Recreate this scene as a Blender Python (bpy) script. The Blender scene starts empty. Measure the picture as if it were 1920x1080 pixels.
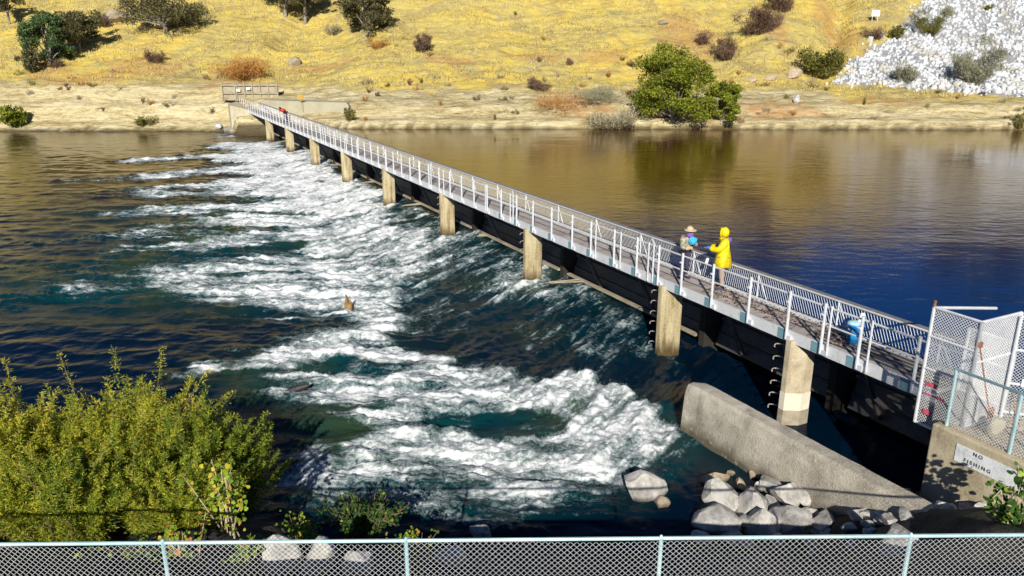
import bpy, math, random
import numpy as np
from mathutils import Vector, Matrix, Euler
SC = bpy.context.scene
COL = SC.collection
R = math.radians

# ---------------------------------------------------------------- camera, sky, sun
FPX, PITCH, CAMZ = 1450.0, R(17.4), 9.0
cd = bpy.data.cameras.new('camera'); cam = bpy.data.objects.new('camera', cd); COL.objects.link(cam)
cam.location = (0, 0, CAMZ); cam.rotation_euler = (R(90) - PITCH, 0, 0)
cd.sensor_width = 36.0; cd.lens = 36.0 * FPX / 1920.0; cd.clip_start = 0.1; cd.clip_end = 3000
SC.camera = cam
SUN_EL, SUN_AZ = R(27), R(3)          # the sun stands behind the camera, a little to its left
wd = bpy.data.worlds.new('World'); SC.world = wd; wd.use_nodes = True
wn = wd.node_tree; bg = wn.nodes['Background']
sky = wn.nodes.new('ShaderNodeTexSky'); sky.sky_type = 'NISHITA'; sky.sun_disc = False
sky.sun_elevation = SUN_EL; sky.sun_rotation = R(180) + SUN_AZ
sky.air_density = 1.0; sky.dust_density = 0.0; sky.ozone_density = 9.0; sky.altitude = 2500
wn.links.new(sky.outputs[0], bg.inputs[0]); bg.inputs[1].default_value = 0.05
sl = bpy.data.lights.new('sun', 'SUN'); sun = bpy.data.objects.new('sun', sl); COL.objects.link(sun)
sl.energy = 5.0; sl.angle = R(0.5); sl.color = (1.0, 0.93, 0.80)
sdir = Vector((-math.sin(SUN_AZ) * math.cos(SUN_EL), -math.cos(SUN_AZ) * math.cos(SUN_EL), math.sin(SUN_EL)))
sun.rotation_euler = sdir.to_track_quat('Z', 'Y').to_euler(); sun.location = (0, 0, 60)
SC.view_settings.view_transform = 'Standard'; SC.view_settings.look = 'None'
SC.view_settings.exposure = 0.30; SC.view_settings.gamma = 1.0

# ---------------------------------------------------------------- measured positions
def P(x, y, z):
    """where the line of sight through a point of the photograph meets height z"""
    a = (x - 960) / FPX; b = (540 - y) / FPX
    dx, dy, dz = a, math.cos(PITCH) + b * math.sin(PITCH), -math.sin(PITCH) + b * math.cos(PITCH)
    t = (z - CAMZ) / dz
    return np.array([dx * t, dy * t, z])
def Zat(Y, py):
    b = (540 - py) / FPX
    return CAMZ + Y * (-math.sin(PITCH) + b * math.cos(PITCH)) / (math.cos(PITCH) + b * math.sin(PITCH))
def Q(X, Y, Z):
    z = Z - CAMZ; d = Y * math.cos(PITCH) - z * math.sin(PITCH); u = Y * math.sin(PITCH) + z * math.cos(PITCH)
    return 960 + FPX * X / d, 540 - FPX * u / d
DECK = 2.4
OA = np.array([8.39, 14.71]); DD = np.array([-0.46165, 0.88706]); NN = np.array([-0.88706, -0.46165])
def B(s, v, z):   # s along the weir (0 = near end), v towards the tail water
    p = OA + DD * s + NN * v
    return Vector((p[0], p[1], z))
def SV(X, Y):
    x = X - OA[0]; y = Y - OA[1]
    return x * DD[0] + y * DD[1], x * NN[0] + y * NN[1]

# ---------------------------------------------------------------- noise in numpy
def _h(ix, iy, sd):
    h = (ix.astype(np.int64) * 374761393 + iy.astype(np.int64) * 668265263 + sd * 974711) & 0xffffffff
    h = ((h ^ (h >> 13)) * 1274126177) & 0xffffffff
    return ((h ^ (h >> 16)) & 0xffff) / 65535.0 * 2 * math.pi
def gn(x, y, sd=0):
    x = np.asarray(x, float); y = np.asarray(y, float)
    ix = np.floor(x); iy = np.floor(y); fx = x - ix; fy = y - iy
    u = fx * fx * fx * (fx * (fx * 6 - 15) + 10); v = fy * fy * fy * (fy * (fy * 6 - 15) + 10)
    def g(ox, oy):
        a = _h(ix + ox, iy + oy, sd); return np.cos(a) * (fx - ox) + np.sin(a) * (fy - oy)
    n0 = g(0, 0) * (1 - u) + g(1, 0) * u; n1 = g(0, 1) * (1 - u) + g(1, 1) * u
    return (n0 * (1 - v) + n1 * v) * 1.5
def fbm(x, y, o=4, sd=0, g=0.5):
    r = 0; a = 1.0; t = 0
    for i in range(o):
        r = r + a * gn(x * 2 ** i, y * 2 ** i, sd + i * 7); t += a; a *= g
    return r / t
def sst(a, b, x):
    t = np.clip((x - a) / (b - a), 0, 1); return t * t * (3 - 2 * t)

# ---------------------------------------------------------------- objects and tags
def tag(o, label=None, cat=None, group=None, kind=None):
    if label: o['label'] = label
    if cat: o['category'] = cat
    if group: o['group'] = group
    if kind: o['kind'] = kind
    return o
def empty(name, loc=(0, 0, 0), rz=0.0):
    o = bpy.data.objects.new(name, None); COL.objects.link(o); o.location = loc; o.rotation_euler = (0, 0, rz)
    o.empty_display_size = 0.2
    return o
class MB:
    def __init__(s): s.v = []; s.f = []
    def add(s, vs, fs):
        k = len(s.v); s.v += [tuple(p) for p in vs]; s.f += [tuple(i + k for i in f) for f in fs]; return s
    def hexa(s, b, t):   # bottom loop, top loop
        n = len(b)
        return s.add(list(b) + list(t), [tuple(range(n))[::-1], tuple(range(n, 2 * n))] +
                     [(i, (i + 1) % n, n + (i + 1) % n, n + i) for i in range(n)])
    def box(s, c, d, ax=None):
        c = Vector(c); X, Y, Z = ax if ax else (Vector((1, 0, 0)), Vector((0, 1, 0)), Vector((0, 0, 1)))
        q = [(-1, -1), (1, -1), (1, 1), (-1, 1)]
        return s.hexa([c + X * (a * d[0] / 2) + Y * (b * d[1] / 2) - Z * (d[2] / 2) for a, b in q],
                      [c + X * (a * d[0] / 2) + Y * (b * d[1] / 2) + Z * (d[2] / 2) for a, b in q])
    def tube(s, p, q, r, n=6, r2=None):
        p = Vector(p); q = Vector(q); w = (q - p)
        if w.length < 1e-6: return s
        w.normalize(); a = w.cross(Vector((0.31, 0.17, 1)) if abs(w.z) < .95 else Vector((1, 0.2, 0))).normalized(); b = w.cross(a)
        r2 = r if r2 is None else r2
        c = [(math.cos(2 * math.pi * i / n), math.sin(2 * math.pi * i / n)) for i in range(n)]
        return s.hexa([p + a * (x * r) + b * (y * r) for x, y in c][::-1], [q + a * (x * r2) + b * (y * r2) for x, y in c][::-1])
    def path(s, pts, r, n=6, rads=None):
        for i in range(len(pts) - 1):
            s.tube(pts[i], pts[i + 1], rads[i] if rads else r, n, rads[i + 1] if rads else r)
        return s
    def build(s, name, m, parent=None, smooth=False, bevel=0):
        me = bpy.data.meshes.new(name); me.from_pydata(s.v, [], s.f); me.update()
        return link(name, me, m, parent, smooth, bevel)
def link(name, me, m, parent=None, smooth=False, bevel=0):
    if m is not None: me.materials.append(m)
    o = bpy.data.objects.new(name, me); COL.objects.link(o)
    if smooth: me.polygons.foreach_set('use_smooth', [True] * len(me.polygons))
    if parent:
        o.parent = parent; o.matrix_parent_inverse = Matrix.LocRotScale(parent.location, parent.rotation_euler, parent.scale).inverted() if getattr(parent, 'type', '') == 'EMPTY' and not parent.get('loc') else Matrix()
    if bevel:
        b = o.modifiers.new('bevel', 'BEVEL'); b.width = bevel; b.segments = 2; b.limit_method = 'ANGLE'
    return o
def npmesh(name, V, F, m, parent=None, smooth=False, attrs=None):
    V = np.asarray(V, np.float32); F = np.asarray(F, np.int32); k = F.shape[1]
    me = bpy.data.meshes.new(name)
    me.vertices.add(len(V)); me.vertices.foreach_set('co', V.ravel())
    me.loops.add(F.size); me.loops.foreach_set('vertex_index', F.ravel())
    me.polygons.add(len(F)); me.polygons.foreach_set('loop_start', np.arange(0, F.size, k, dtype=np.int32))
    me.polygons.foreach_set('loop_total', np.full(len(F), k, np.int32))
    if smooth: me.polygons.foreach_set('use_smooth', np.ones(len(F), bool))
    me.update(calc_edges=True)
    for an, (ty, arr) in (attrs or {}).items():
        a = me.attributes.new(an, ty, 'POINT')
        a.data.foreach_set('value' if ty == 'FLOAT' else 'vector', np.asarray(arr, np.float32).ravel())
    return link(name, me, m, parent)
def setp(o, parent):
    o.parent = parent; o.matrix_parent_inverse = Matrix(); return o

# ---------------------------------------------------------------- materials
def newmat(name):
    m = bpy.data.materials.new(name); m.use_nodes = True; nt = m.node_tree
    return m, nt, nt.nodes['Principled BSDF']
def N(nt, t, **kw):
    n = nt.nodes.new(t)
    for k, v in kw.items():
        if k.startswith('i_'):
            key = k[2:]; n.inputs[int(key) if key.isdigit() else key].default_value = v
        else: setattr(n, k, v)
    return n
def L(nt, a, b): nt.links.new(a, b)
def noise(nt, co, scale, detail=4, rough=0.55, dist=0.0):
    n = N(nt, 'ShaderNodeTexNoise'); n.inputs['Scale'].default_value = scale; n.inputs['Detail'].default_value = detail
    n.inputs['Roughness'].default_value = rough; n.inputs['Distortion'].default_value = dist
    if co is not None: L(nt, co, n.inputs['Vector'])
    return n.outputs['Fac']
def ramp(nt, fac, stops, interp='LINEAR'):
    r = N(nt, 'ShaderNodeValToRGB'); r.color_ramp.interpolation = interp
    e = r.color_ramp.elements
    while len(e) < len(stops): e.new(0.5)
    for i, (p, c) in enumerate(stops):
        e[i].position = p; e[i].color = (c[0], c[1], c[2], 1) if hasattr(c, '__len__') else (c, c, c, 1)
    if fac is not None: L(nt, fac, r.inputs[0])
    return r.outputs[0]
def mth(nt, op, a, b=None, clamp=False):
    n = N(nt, 'ShaderNodeMath', operation=op, use_clamp=clamp)
    for i, x in enumerate((a, b)):
        if x is None: continue
        if hasattr(x, 'is_linked') or hasattr(x, 'links'): L(nt, x, n.inputs[i])
        else: n.inputs[i].default_value = x
    return n.outputs[0]
def mix(nt, fac, a, b, bt='MIX'):
    n = N(nt, 'ShaderNodeMix', data_type='RGBA', blend_type=bt)
    for i, x in ((0, fac), (6, a), (7, b)):
        if hasattr(x, 'links'): L(nt, x, n.inputs[i])
        elif hasattr(x, '__len__'): n.inputs[i].default_value = (x[0], x[1], x[2], 1)
        else: n.inputs[i].default_value = x
    return n.outputs[2]
def bump(nt, bsdf, h, dist=0.02, strength=1.0):
    b = N(nt, 'ShaderNodeBump'); b.inputs['Distance'].default_value = dist; b.inputs['Strength'].default_value = strength
    L(nt, h, b.inputs['Height']); L(nt, b.outputs[0], bsdf.inputs['Normal'])
def pos(nt): return N(nt, 'ShaderNodeNewGeometry').outputs['Position']
def attr(nt, name, out='Fac'):
    a = N(nt, 'ShaderNodeAttribute', attribute_name=name); return a.outputs[out]
def surf(name, c1, c2, scale=3.0, rough=0.7, metal=0.0, bd=0.0, fine=None, c3=None, spec=None):
    """two or three colours mottled by two sizes of noise"""
    m, nt, b = newmat(name); co = pos(nt)
    n1 = noise(nt, co, scale, 6, 0.62); n2 = noise(nt, co, fine or scale * 9, 3, 0.6)
    f = mth(nt, 'ADD', mth(nt, 'MULTIPLY', n1, 0.65), mth(nt, 'MULTIPLY', n2, 0.35))
    st = [(0.38, c1), (0.62, c2)] if c3 is None else [(0.36, c1), (0.52, c2), (0.66, c3)]
    L(nt, ramp(nt, f, st), b.inputs['Base Color'])
    b.inputs['Roughness'].default_value = rough; b.inputs['Metallic'].default_value = metal
    if spec is not None: b.inputs['Specular IOR Level'].default_value = spec
    if bd: bump(nt, b, f, bd)
    return m
M = {}
M['conc'] = surf('concrete_old', (.30, .25, .165), (.47, .41, .29), 2.2, .9, 0, .02, 26, (.56, .50, .38))
M['concgrey'] = surf('concrete_grey', (.22, .205, .17), (.42, .39, .33), 1.4, .92, 0, .05, 30, (.58, .55, .48))
M['conclight'] = surf('concrete_pale', (.42, .38, .27), (.58, .53, .40), 1.5, .9, 0, .02, 24)
M['galv'] = surf('galvanised_steel', (.54, .57, .62), (.72, .75, .80), 5, .45, .12, 0)
M['galvwire'] = surf('galvanised_wire', (.66, .68, .71), (.80, .82, .84), 6, .5, .05)
M['deck'] = surf('deck_plate', (.33, .29, .27), (.52, .48, .46), 1.6, .7, .1, .006, 40)
M['fascia'] = surf('fascia_paint', (.55, .57, .62), (.70, .72, .76), 1.8, .55, .1, 0, 20, (.50, .56, .60))
M['darksteel'] = surf('gate_steel', (.035, .042, .055), (.085, .090, .10), .9, .6, .2, .01, 12, (.12, .09, .065))
M['beamtan'] = surf('sill_concrete', (.22, .19, .14), (.42, .36, .27), 1.5, .85, 0, .02, 18)
M['railblue'] = surf('fence_rail', (.30, .52, .58), (.50, .66, .70), 2.5, .45, .25)
M['rust'] = surf('rusty_steel', (.16, .06, .03), (.33, .15, .08), 14, .85)
M['rockg'] = surf('boulder_grey', (.24, .23, .22), (.48, .47, .45), 2.2, .9, 0, .03, 10, (.66, .65, .63))
M['rockt'] = surf('boulder_tan', (.30, .23, .16), (.48, .39, .29), 1.8, .9, 0, .03, 14, (.55, .47, .37))
M['rockw'] = surf('rubble_white', (.40, .43, .47), (.60, .63, .68), .5, .9, 0, .02, 6, (.74, .77, .81))
def wetband(m, z0, z1, col=(.05, .042, .025), amp=.25):
    nt = m.node_tree; b = nt.nodes['Principled BSDF']; src = b.inputs['Base Color'].links[0].from_socket; co = pos(nt)
    sp = N(nt, 'ShaderNodeSeparateXYZ'); L(nt, co, sp.inputs[0]); n_ = noise(nt, co, 2.2, 4, .6)
    h = mth(nt, 'ADD', sp.outputs[2], mth(nt, 'MULTIPLY', mth(nt, 'SUBTRACT', n_, .5), amp * 2))
    mr = N(nt, 'ShaderNodeMapRange'); mr.inputs[1].default_value = z0; mr.inputs[2].default_value = z1; mr.inputs[3].default_value = .88; mr.inputs[4].default_value = 0; L(nt, h, mr.inputs[0])
    L(nt, mix(nt, mr.outputs[0], src, col), b.inputs['Base Color'])
def stains(m, scale, col, lo=.56, hi=.72, st=(1, 1, .12)):
    nt = m.node_tree; b = nt.nodes['Principled BSDF']; src = b.inputs['Base Color'].links[0].from_socket; co = pos(nt)
    mp = N(nt, 'ShaderNodeMapping'); mp.inputs['Scale'].default_value = st; L(nt, co, mp.inputs[0])
    L(nt, mix(nt, ramp(nt, noise(nt, mp.outputs[0], scale, 5, .7), [(lo, 0.0), (hi, .8)]), src, col), b.inputs['Base Color'])
wetband(M['rockg'], .02, .14, amp=.10); wetband(M['rockt'], .02, .16, amp=.10)
wetband(M['concgrey'], .12, .45, (.07, .055, .03)); stains(M['concgrey'], 1.6, (.12, .10, .065)); stains(M['concgrey'], 7, (.60, .56, .48), .60, .70, (1, 1, 1))
stains(M['conc'], 2.4, (.16, .12, .07)); stains(M['galv'], 9, (.30, .17, .09), .62, .74, (1, 1, 1)); stains(M['railblue'], 6, (.32, .20, .12), .63, .74, (1, 1, 1))
stains(M['rockw'], .35, (.42, .38, .30), .50, .66, (1, 1, 1)); stains(M['fascia'], 3.5, (.36, .28, .20), .58, .74, (1, 1, .4)); stains(M['deck'], 2.2, (.16, .12, .09), .55, .70, (1, 1, 1))
M['rockd'] = surf('weathered_rock', (.20, .165, .12), (.36, .30, .22), .8, .9, 0, .05, 5, (.44, .38, .29))
M['signw'] = surf('sign_white', (.46, .50, .52), (.74, .78, .82), 3, .6, 0, 0, 22, (.84, .87, .90))
M['black'] = surf('black_paint', (.012, .012, .014), (.03, .03, .035), 8, .6)
M['wood'] = surf('wet_timber', (.10, .055, .02), (.34, .22, .09), 5, .8, 0, .02, 30)
M['bark'] = surf('bark_grey', (.15, .13, .11), (.36, .33, .30), 2.5, .95, 0, .03, 14)
M['twig'] = surf('twig', (.12, .085, .05), (.26, .19, .12), 5, .95)
M['pinkp'] = surf('red_paint_marks', (.55, .05, .10), (.70, .16, .22), 8, .7)

def leafmat(name, stops, rough=.6, trans=.25):
    m, nt, b = newmat(name); t = attr(nt, 'tint')
    col = ramp(nt, t, stops); L(nt, col, b.inputs['Base Color']); b.inputs['Roughness'].default_value = rough
    b.inputs['Specular IOR Level'].default_value = .3
    tr = N(nt, 'ShaderNodeBsdfTranslucent'); L(nt, col, tr.inputs[0])
    mx = N(nt, 'ShaderNodeMixShader'); mx.inputs[0].default_value = trans
    L(nt, b.outputs[0], mx.inputs[1]); L(nt, tr.outputs[0], mx.inputs[2])
    L(nt, mx.outputs[0], nt.nodes['Material Output'].inputs[0]); return m
M['lf_willow'] = leafmat('willow_leaves', [(0, (.06, .12, .014)), (.4, (.19, .27, .025)), (.7, (.42, .43, .035)), (1, (.66, .54, .06))])
M['lf_willowg'] = leafmat('willow_green_leaves', [(0, (.03, .06, .012)), (.5, (.09, .14, .025)), (1, (.20, .24, .04))])
M['lf_oak'] = leafmat('oak_leaves', [(0, (.05, .05, .025)), (.5, (.12, .115, .05)), (1, (.22, .20, .09))])
M['lf_dark'] = leafmat('dark_green_leaves', [(0, (.03, .06, .022)), (.5, (.08, .14, .05)), (1, (.17, .24, .09))])
M['lf_bright'] = leafmat('bright_green_leaves', [(0, (.06, .085, .008)), (.5, (.19, .23, .015)), (1, (.40, .42, .05))])
M['lf_olive'] = leafmat('olive_leaves', [(0, (.06, .065, .012)), (.5, (.16, .16, .03)), (1, (.30, .26, .06))])
M['lf_brown'] = leafmat('dry_brown_twigs', [(0, (.09, .05, .035)), (.5, (.19, .12, .085)), (1, (.32, .22, .15))])
M['lf_pale'] = leafmat('pale_dry_stems', [(0, (.24, .21, .12)), (.5, (.42, .38, .25)), (1, (.60, .56, .42))])
M['lf_rust'] = leafmat('rust_dry_plants', [(0, (.30, .12, .03)), (.5, (.50, .24, .06)), (1, (.66, .42, .12))])
M['lf_grass'] = leafmat('dry_grass', [(0, (.27, .20, .09)), (.5, (.57, .46, .14)), (1, (.72, .62, .28))], .8, .15)
M['lf_vine'] = leafmat('vine_leaves', [(0, (.05, .13, .01)), (.55, (.24, .36, .03)), (.8, (.55, .48, .04)), (1, (.60, .22, .08))])
M['lf_big'] = leafmat('broad_leaves', [(0, (.02, .06, .01)), (.6, (.06, .14, .02)), (1, (.40, .50, .05))])
M['lf_grey'] = leafmat('grey_green_twigs', [(0, (.17, .17, .11)), (.5, (.30, .30, .20)), (1, (.46, .45, .32))])

# water of the pool upstream
def mat_pool():
    m, nt, b = newmat('pool_water'); co = pos(nt)
    mp = N(nt, 'ShaderNodeMapping'); mp.inputs['Scale'].default_value = (.55, 1.0, 1.0); L(nt, co, mp.inputs[0])
    a = noise(nt, mp.outputs[0], 2.2, 5, .55, .3); c = noise(nt, mp.outputs[0], .35, 3, .5, .5)
    patch = ramp(nt, noise(nt, co, .06, 2, .5), [(.40, .35), (.60, 1.0)])
    h = mth(nt, 'ADD', mth(nt, 'MULTIPLY', a, patch), mth(nt, 'MULTIPLY', c, 1.2))
    bump(nt, b, h, .036, .8)
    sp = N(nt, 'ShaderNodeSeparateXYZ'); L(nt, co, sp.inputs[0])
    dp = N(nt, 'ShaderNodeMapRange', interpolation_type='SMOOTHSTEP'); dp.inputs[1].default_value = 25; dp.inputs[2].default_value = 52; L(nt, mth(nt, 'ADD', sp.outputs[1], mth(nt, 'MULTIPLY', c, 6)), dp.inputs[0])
    L(nt, mix(nt, dp.outputs[0], (.0002, .024, .120), (.090, .040, .003)), b.inputs['Base Color']); b.inputs['Roughness'].default_value = .04  # blue sky and brown hill reflections painted into the base colour by distance
    b.inputs['IOR'].default_value = 1.34; b.inputs['Specular IOR Level'].default_value = .38
    return m
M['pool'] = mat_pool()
def mat_river():
    m, nt, b = newmat('river_water'); fl = attr(nt, 'flow', 'Vector'); co = pos(nt)
    foam = attr(nt, 'foam'); aer = attr(nt, 'aer')
    mp = N(nt, 'ShaderNodeMapping'); mp.inputs['Scale'].default_value = (.26, 1.0, 1.0); L(nt, fl, mp.inputs[0])
    n3 = noise(nt, co, 9, 5, .75, .8)
    n1 = noise(nt, mp.outputs[0], 2.0, 8, .72, .7)
    n2 = noise(nt, co, 3.2, 8, .72, 1.3)
    vo = N(nt, 'ShaderNodeTexNoise', noise_type='RIDGED_MULTIFRACTAL') ; L(nt, mp.outputs[0], vo.inputs['Vector'])
    vo.inputs['Scale'].default_value = 2.6; vo.inputs['Detail'].default_value = 5; vo.inputs['Distortion'].default_value = .8
    rd = mth(nt, 'MULTIPLY', vo.outputs['Fac'], .22)
    tex = mth(nt, 'ADD', mth(nt, 'ADD', mth(nt, 'ADD', mth(nt, 'MULTIPLY', n1, .44), mth(nt, 'MULTIPLY', n2, .30)), mth(nt, 'MULTIPLY', n3, .26)), mth(nt, 'SUBTRACT', rd, .08))
    # foam where density beats the noise
    k = mth(nt, 'SUBTRACT', mth(nt, 'ADD', mth(nt, 'MULTIPLY', foam, 1.04), mth(nt, 'MULTIPLY', tex, 2.9)), 1.82)
    mask = mth(nt, 'MULTIPLY', k, 2.3, True)
    thick = mth(nt, 'MULTIPLY', mth(nt, 'SUBTRACT', k, .10), 1.9, True)
    fcol = mix(nt, thick, (.20, .31, .34), (.90, .92, .95))
    g = noise(nt, co, .16, 2, .5)
    gc = mix(nt, ramp(nt, g, [(.45, 0.0), (.62, 1.0)]), (.002, .036, .044), (.034, .056, .017))
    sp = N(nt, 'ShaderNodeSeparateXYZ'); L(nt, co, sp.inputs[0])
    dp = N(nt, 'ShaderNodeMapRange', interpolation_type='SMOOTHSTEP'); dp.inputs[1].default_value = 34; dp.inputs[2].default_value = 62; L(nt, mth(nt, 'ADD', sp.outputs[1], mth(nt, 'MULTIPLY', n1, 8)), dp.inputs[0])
    body = mix(nt, aer, mix(nt, dp.outputs[0], (.0004, .007, .020), (.034, .018, .004)), gc)  # far water browned in its body colour to carry the hill's reflection
    L(nt, mix(nt, mask, body, fcol), b.inputs['Base Color'])
    L(nt, mth(nt, 'ADD', mth(nt, 'MULTIPLY', mask, .55), .07), b.inputs['Roughness'])
    b.inputs['IOR'].default_value = 1.33; b.inputs['Specular IOR Level'].default_value = .28
    hh = mth(nt, 'ADD', mth(nt, 'ADD', mth(nt, 'MULTIPLY', n1, .6), mth(nt, 'MULTIPLY', noise(nt, co, 5.5, 5, .6, .4), .45)), mth(nt, 'MULTIPLY', mask, .25))
    bb = N(nt, 'ShaderNodeBump'); bb.inputs['Distance'].default_value = .09
    L(nt, mth(nt, 'ADD', mth(nt, 'MULTIPLY', mth(nt, 'MAXIMUM', foam, aer), .85), .16, True), bb.inputs['Strength']); L(nt, hh, bb.inputs['Height']); L(nt, bb.outputs[0], b.inputs['Normal'])
    return m
M['river'] = mat_river()
def mat_hill():
    m, nt, b = newmat('hillside'); co = pos(nt)
    gr = attr(nt, 'grass'); rip = attr(nt, 'rubble'); dirt = attr(nt, 'dirt')
    big = noise(nt, co, .11, 4, .6, .4); mid = noise(nt, co, .9, 6, .7, .6); fin = noise(nt, co, 5.5, 5, .75)
    st = N(nt, 'ShaderNodeMapping'); st.inputs['Rotation'].default_value = (0, 0, .5); st.inputs['Scale'].default_value = (.5, 1.6, 1.6); L(nt, co, st.inputs[0])
    fin = noise(nt, st.outputs[0], 2.6, 7, .8, 1.2)
    f = mth(nt, 'ADD', mth(nt, 'ADD', mth(nt, 'MULTIPLY', big, .30), mth(nt, 'MULTIPLY', mid, .35)), mth(nt, 'MULTIPLY', fin, .35))
    gcol = ramp(nt, f, [(.36, (.22, .15, .06)), (.42, (.40, .31, .11)), (.47, (.54, .45, .17)), (.52, (.66, .52, .12)), (.57, (.72, .53, .09)), (.64, (.74, .63, .28))])
    pa = ramp(nt, noise(nt, co, .22, 7, .68, 1.0), [(.50, 0.0), (.60, .62)])
    gcol = mix(nt, pa, gcol, (.34, .27, .15))
    pb = ramp(nt, noise(nt, co, .33, 6, .7, .6), [(.56, 0.0), (.66, .55)])
    gcol = mix(nt, pb, gcol, (.40, .42, .22))
    mp = N(nt, 'ShaderNodeMapping'); mp.inputs['Scale'].default_value = (.16, .5, 1.6); L(nt, co, mp.inputs[0])
    rb = noise(nt, mp.outputs[0], 1.3, 7, .68, .5)
    f2 = mth(nt, 'ADD', mth(nt, 'MULTIPLY', rb, .6), mth(nt, 'MULTIPLY', fin, .4))
    rcol = ramp(nt, f2, [(.37, (.18, .13, .06)), (.43, (.42, .34, .17)), (.50, (.60, .52, .30)), (.62, (.74, .67, .46))])
    mp2 = N(nt, 'ShaderNodeMapping'); mp2.inputs['Scale'].default_value = (.25, .6, 2.4); L(nt, co, mp2.inputs[0])
    cr = mth(nt, 'ABSOLUTE', mth(nt, 'SUBTRACT', noise(nt, mp2.outputs[0], 1.4, 6, .6, .8), .5))
    rcol = mix(nt, ramp(nt, cr, [(.0, .75), (.035, 0.0)]), rcol, (.25, .19, .10))
    rcol = mix(nt, ramp(nt, noise(nt, co, .4, 6, .7, .8), [(.54, 0.0), (.68, .45)]), rcol, (.42, .32, .17))
    c = mix(nt, gr, rcol, gcol)
    c = mix(nt, dirt, c, ramp(nt, f2, [(.35, (.34, .16, .06)), (.65, (.58, .34, .15))]))
    wet = attr(nt, 'wet'); c = mix(nt, wet, c, (.05, .038, .02))
    c = mix(nt, rip, c, (.33, .34, .36))
    L(nt, c, b.inputs['Base Color']); b.inputs['Roughness'].default_value = .95; b.inputs['Specular IOR Level'].default_value = .15
    bump(nt, b, mth(nt, 'ADD', mid, f2), .5, .7)
    return m
M['hill'] = mat_hill()
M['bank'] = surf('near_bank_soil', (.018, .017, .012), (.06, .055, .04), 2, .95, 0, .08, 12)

# ---------------------------------------------------------------- far bank and hill
def shoreY(X):
    left = 86.6 + .8 * fbm(X * .05, X * 0 + 3, 3, 5) + .5 * gn(X * .35, X * 0, 9)
    right = 79.2 + .9 * fbm(X * .06, X * 0 + 9, 3, 15) + .35 * gn(X * .5, X * 0, 19) - .015 * np.clip(X, 0, 60)
    k = sst(-31.5, -29.0, X); k2 = sst(-27, -15, X)
    return left * (1 - k) + (k * (1 - k2)) * 83.5 + k * k2 * right
def hillz(X, Y):
    X = np.asarray(X, float); Y = np.asarray(Y, float)
    up = sst(-31.5, -29.0, X); t = Y - shoreY(X)
    tl = np.array([-6, -.8, 0, .5, 1.5, 2.4, 3.6, 5.0, 9, 14, 74, 200]); zl = np.array([-2, -.6, .1, .55, .9, 2.5, 3.1, 4.5, 5.4, 7.5, 37, 44])
    tr = np.array([-6, -.8, 0, .3, 2.2, 3.6, 7, 13, 17, 82, 200]); zr = np.array([-1, .2, 1.15, 1.75, 1.95, 3.0, 3.7, 5.2, 6.7, 37, 42])
    zr = zr * 1.0
    z = np.interp(t, tl, zl) * (1 - up) + np.interp(t, tr, zr) * up
    g = sst(9, 22, t)
    z = z + g * (1.5 * fbm(X * .04, Y * .05, 3, 31) + .35 * fbm(X * .2, Y * .2, 3, 41)) + sst(.3, 3, t) * (.30 * fbm(X * .35, Y * .5, 5, 51)) + sst(0, .8, t) * .25 * np.abs(gn(X * .22, Y * .9, 53))
    z = z + sst(.8, 2.5, t) * sst(14, 7, t) * .55 * (np.abs(fbm(X * .16, Y * .55, 4, 57)) - .2)
    # gully on the right, spur to its left
    gx = 39.5 + (Y - 100) * .45
    z = z - g * 1.5 * np.exp(-((X - gx) / 1.6) ** 2) + g * 1.3 * np.exp(-((X - gx + 7) / 5.0) ** 2)
    z = z + sst(18, 60, t) * 2.0 * np.exp(-((X - 62) / 26) ** 2) - sst(40, 80, t) * 7 * sst(15, 50, X)
    return z
def onhill(px, py):
    a = (px - 960) / FPX; b = (540 - py) / FPX
    d = np.array([a, math.cos(PITCH) + b * math.sin(PITCH), -math.sin(PITCH) + b * math.cos(PITCH)])
    t = np.arange(76, 160, .05); X = d[0] * t; Y = d[1] * t; Z = CAMZ + d[2] * t
    k = np.argmax(hillz(X, Y) > Z)
    return Vector((X[k], Y[k], Z[k]))
def inpoly(x, y, poly):
    r = np.zeros(np.shape(x), bool); n = len(poly)
    for i in range(n):
        x0, y0 = poly[i]; x1, y1 = poly[(i + 1) % n]
        if y0 == y1: continue
        r ^= ((y0 > y) != (y1 > y)) & (x < (x1 - x0) * (y - y0) / (y1 - y0) + x0)
    return r
def hullworld(pp): return [tuple(onhill(*q))[:2] for q in pp]
RUB = hullworld([(1570, 155), (1600, 118), (1650, 82), (1690, 62), (1722, 20), (1738, -25), (2100, -25), (2100, 185), (1880, 180), (1760, 170), (1660, 158)])
DIRT = [(450, 132, 3.2, 3.4), (90, 132, 3.2, 1.6), (840, 118, 3.6, .8), (1010, 108, 4.5, .9), (1130, 100, 4.2, 1.3), (600, 128, 5, .7), (1290, 70, 4, 5),
        (1460, 205, 5, 1.4), (1640, 185, 5, .9), (270, 120, 5, 1.8), (1560, 60, 2.4, 5), (160, 150, 7, 1.4), (1450, 40, 1.5, 4), (1090, 195, 3.5, 2.0)]
DIRTW = [(onhill(a, b), c, d) for a, b, c, d in DIRT]
def dist_poly(X, Y, poly):
    d = np.full(np.shape(X), 1e9)
    for i in range(len(poly)):
        ax, ay = poly[i]; bx, by = poly[(i + 1) % len(poly)]
        t = np.clip(((X - ax) * (bx - ax) + (Y - ay) * (by - ay)) / ((bx - ax) ** 2 + (by - ay) ** 2), 0, 1)
        d = np.minimum(d, np.hypot(X - ax - t * (bx - ax), Y - ay - t * (by - ay)))
    return d * np.where(inpoly(X, Y, poly), 1, -1)
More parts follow.
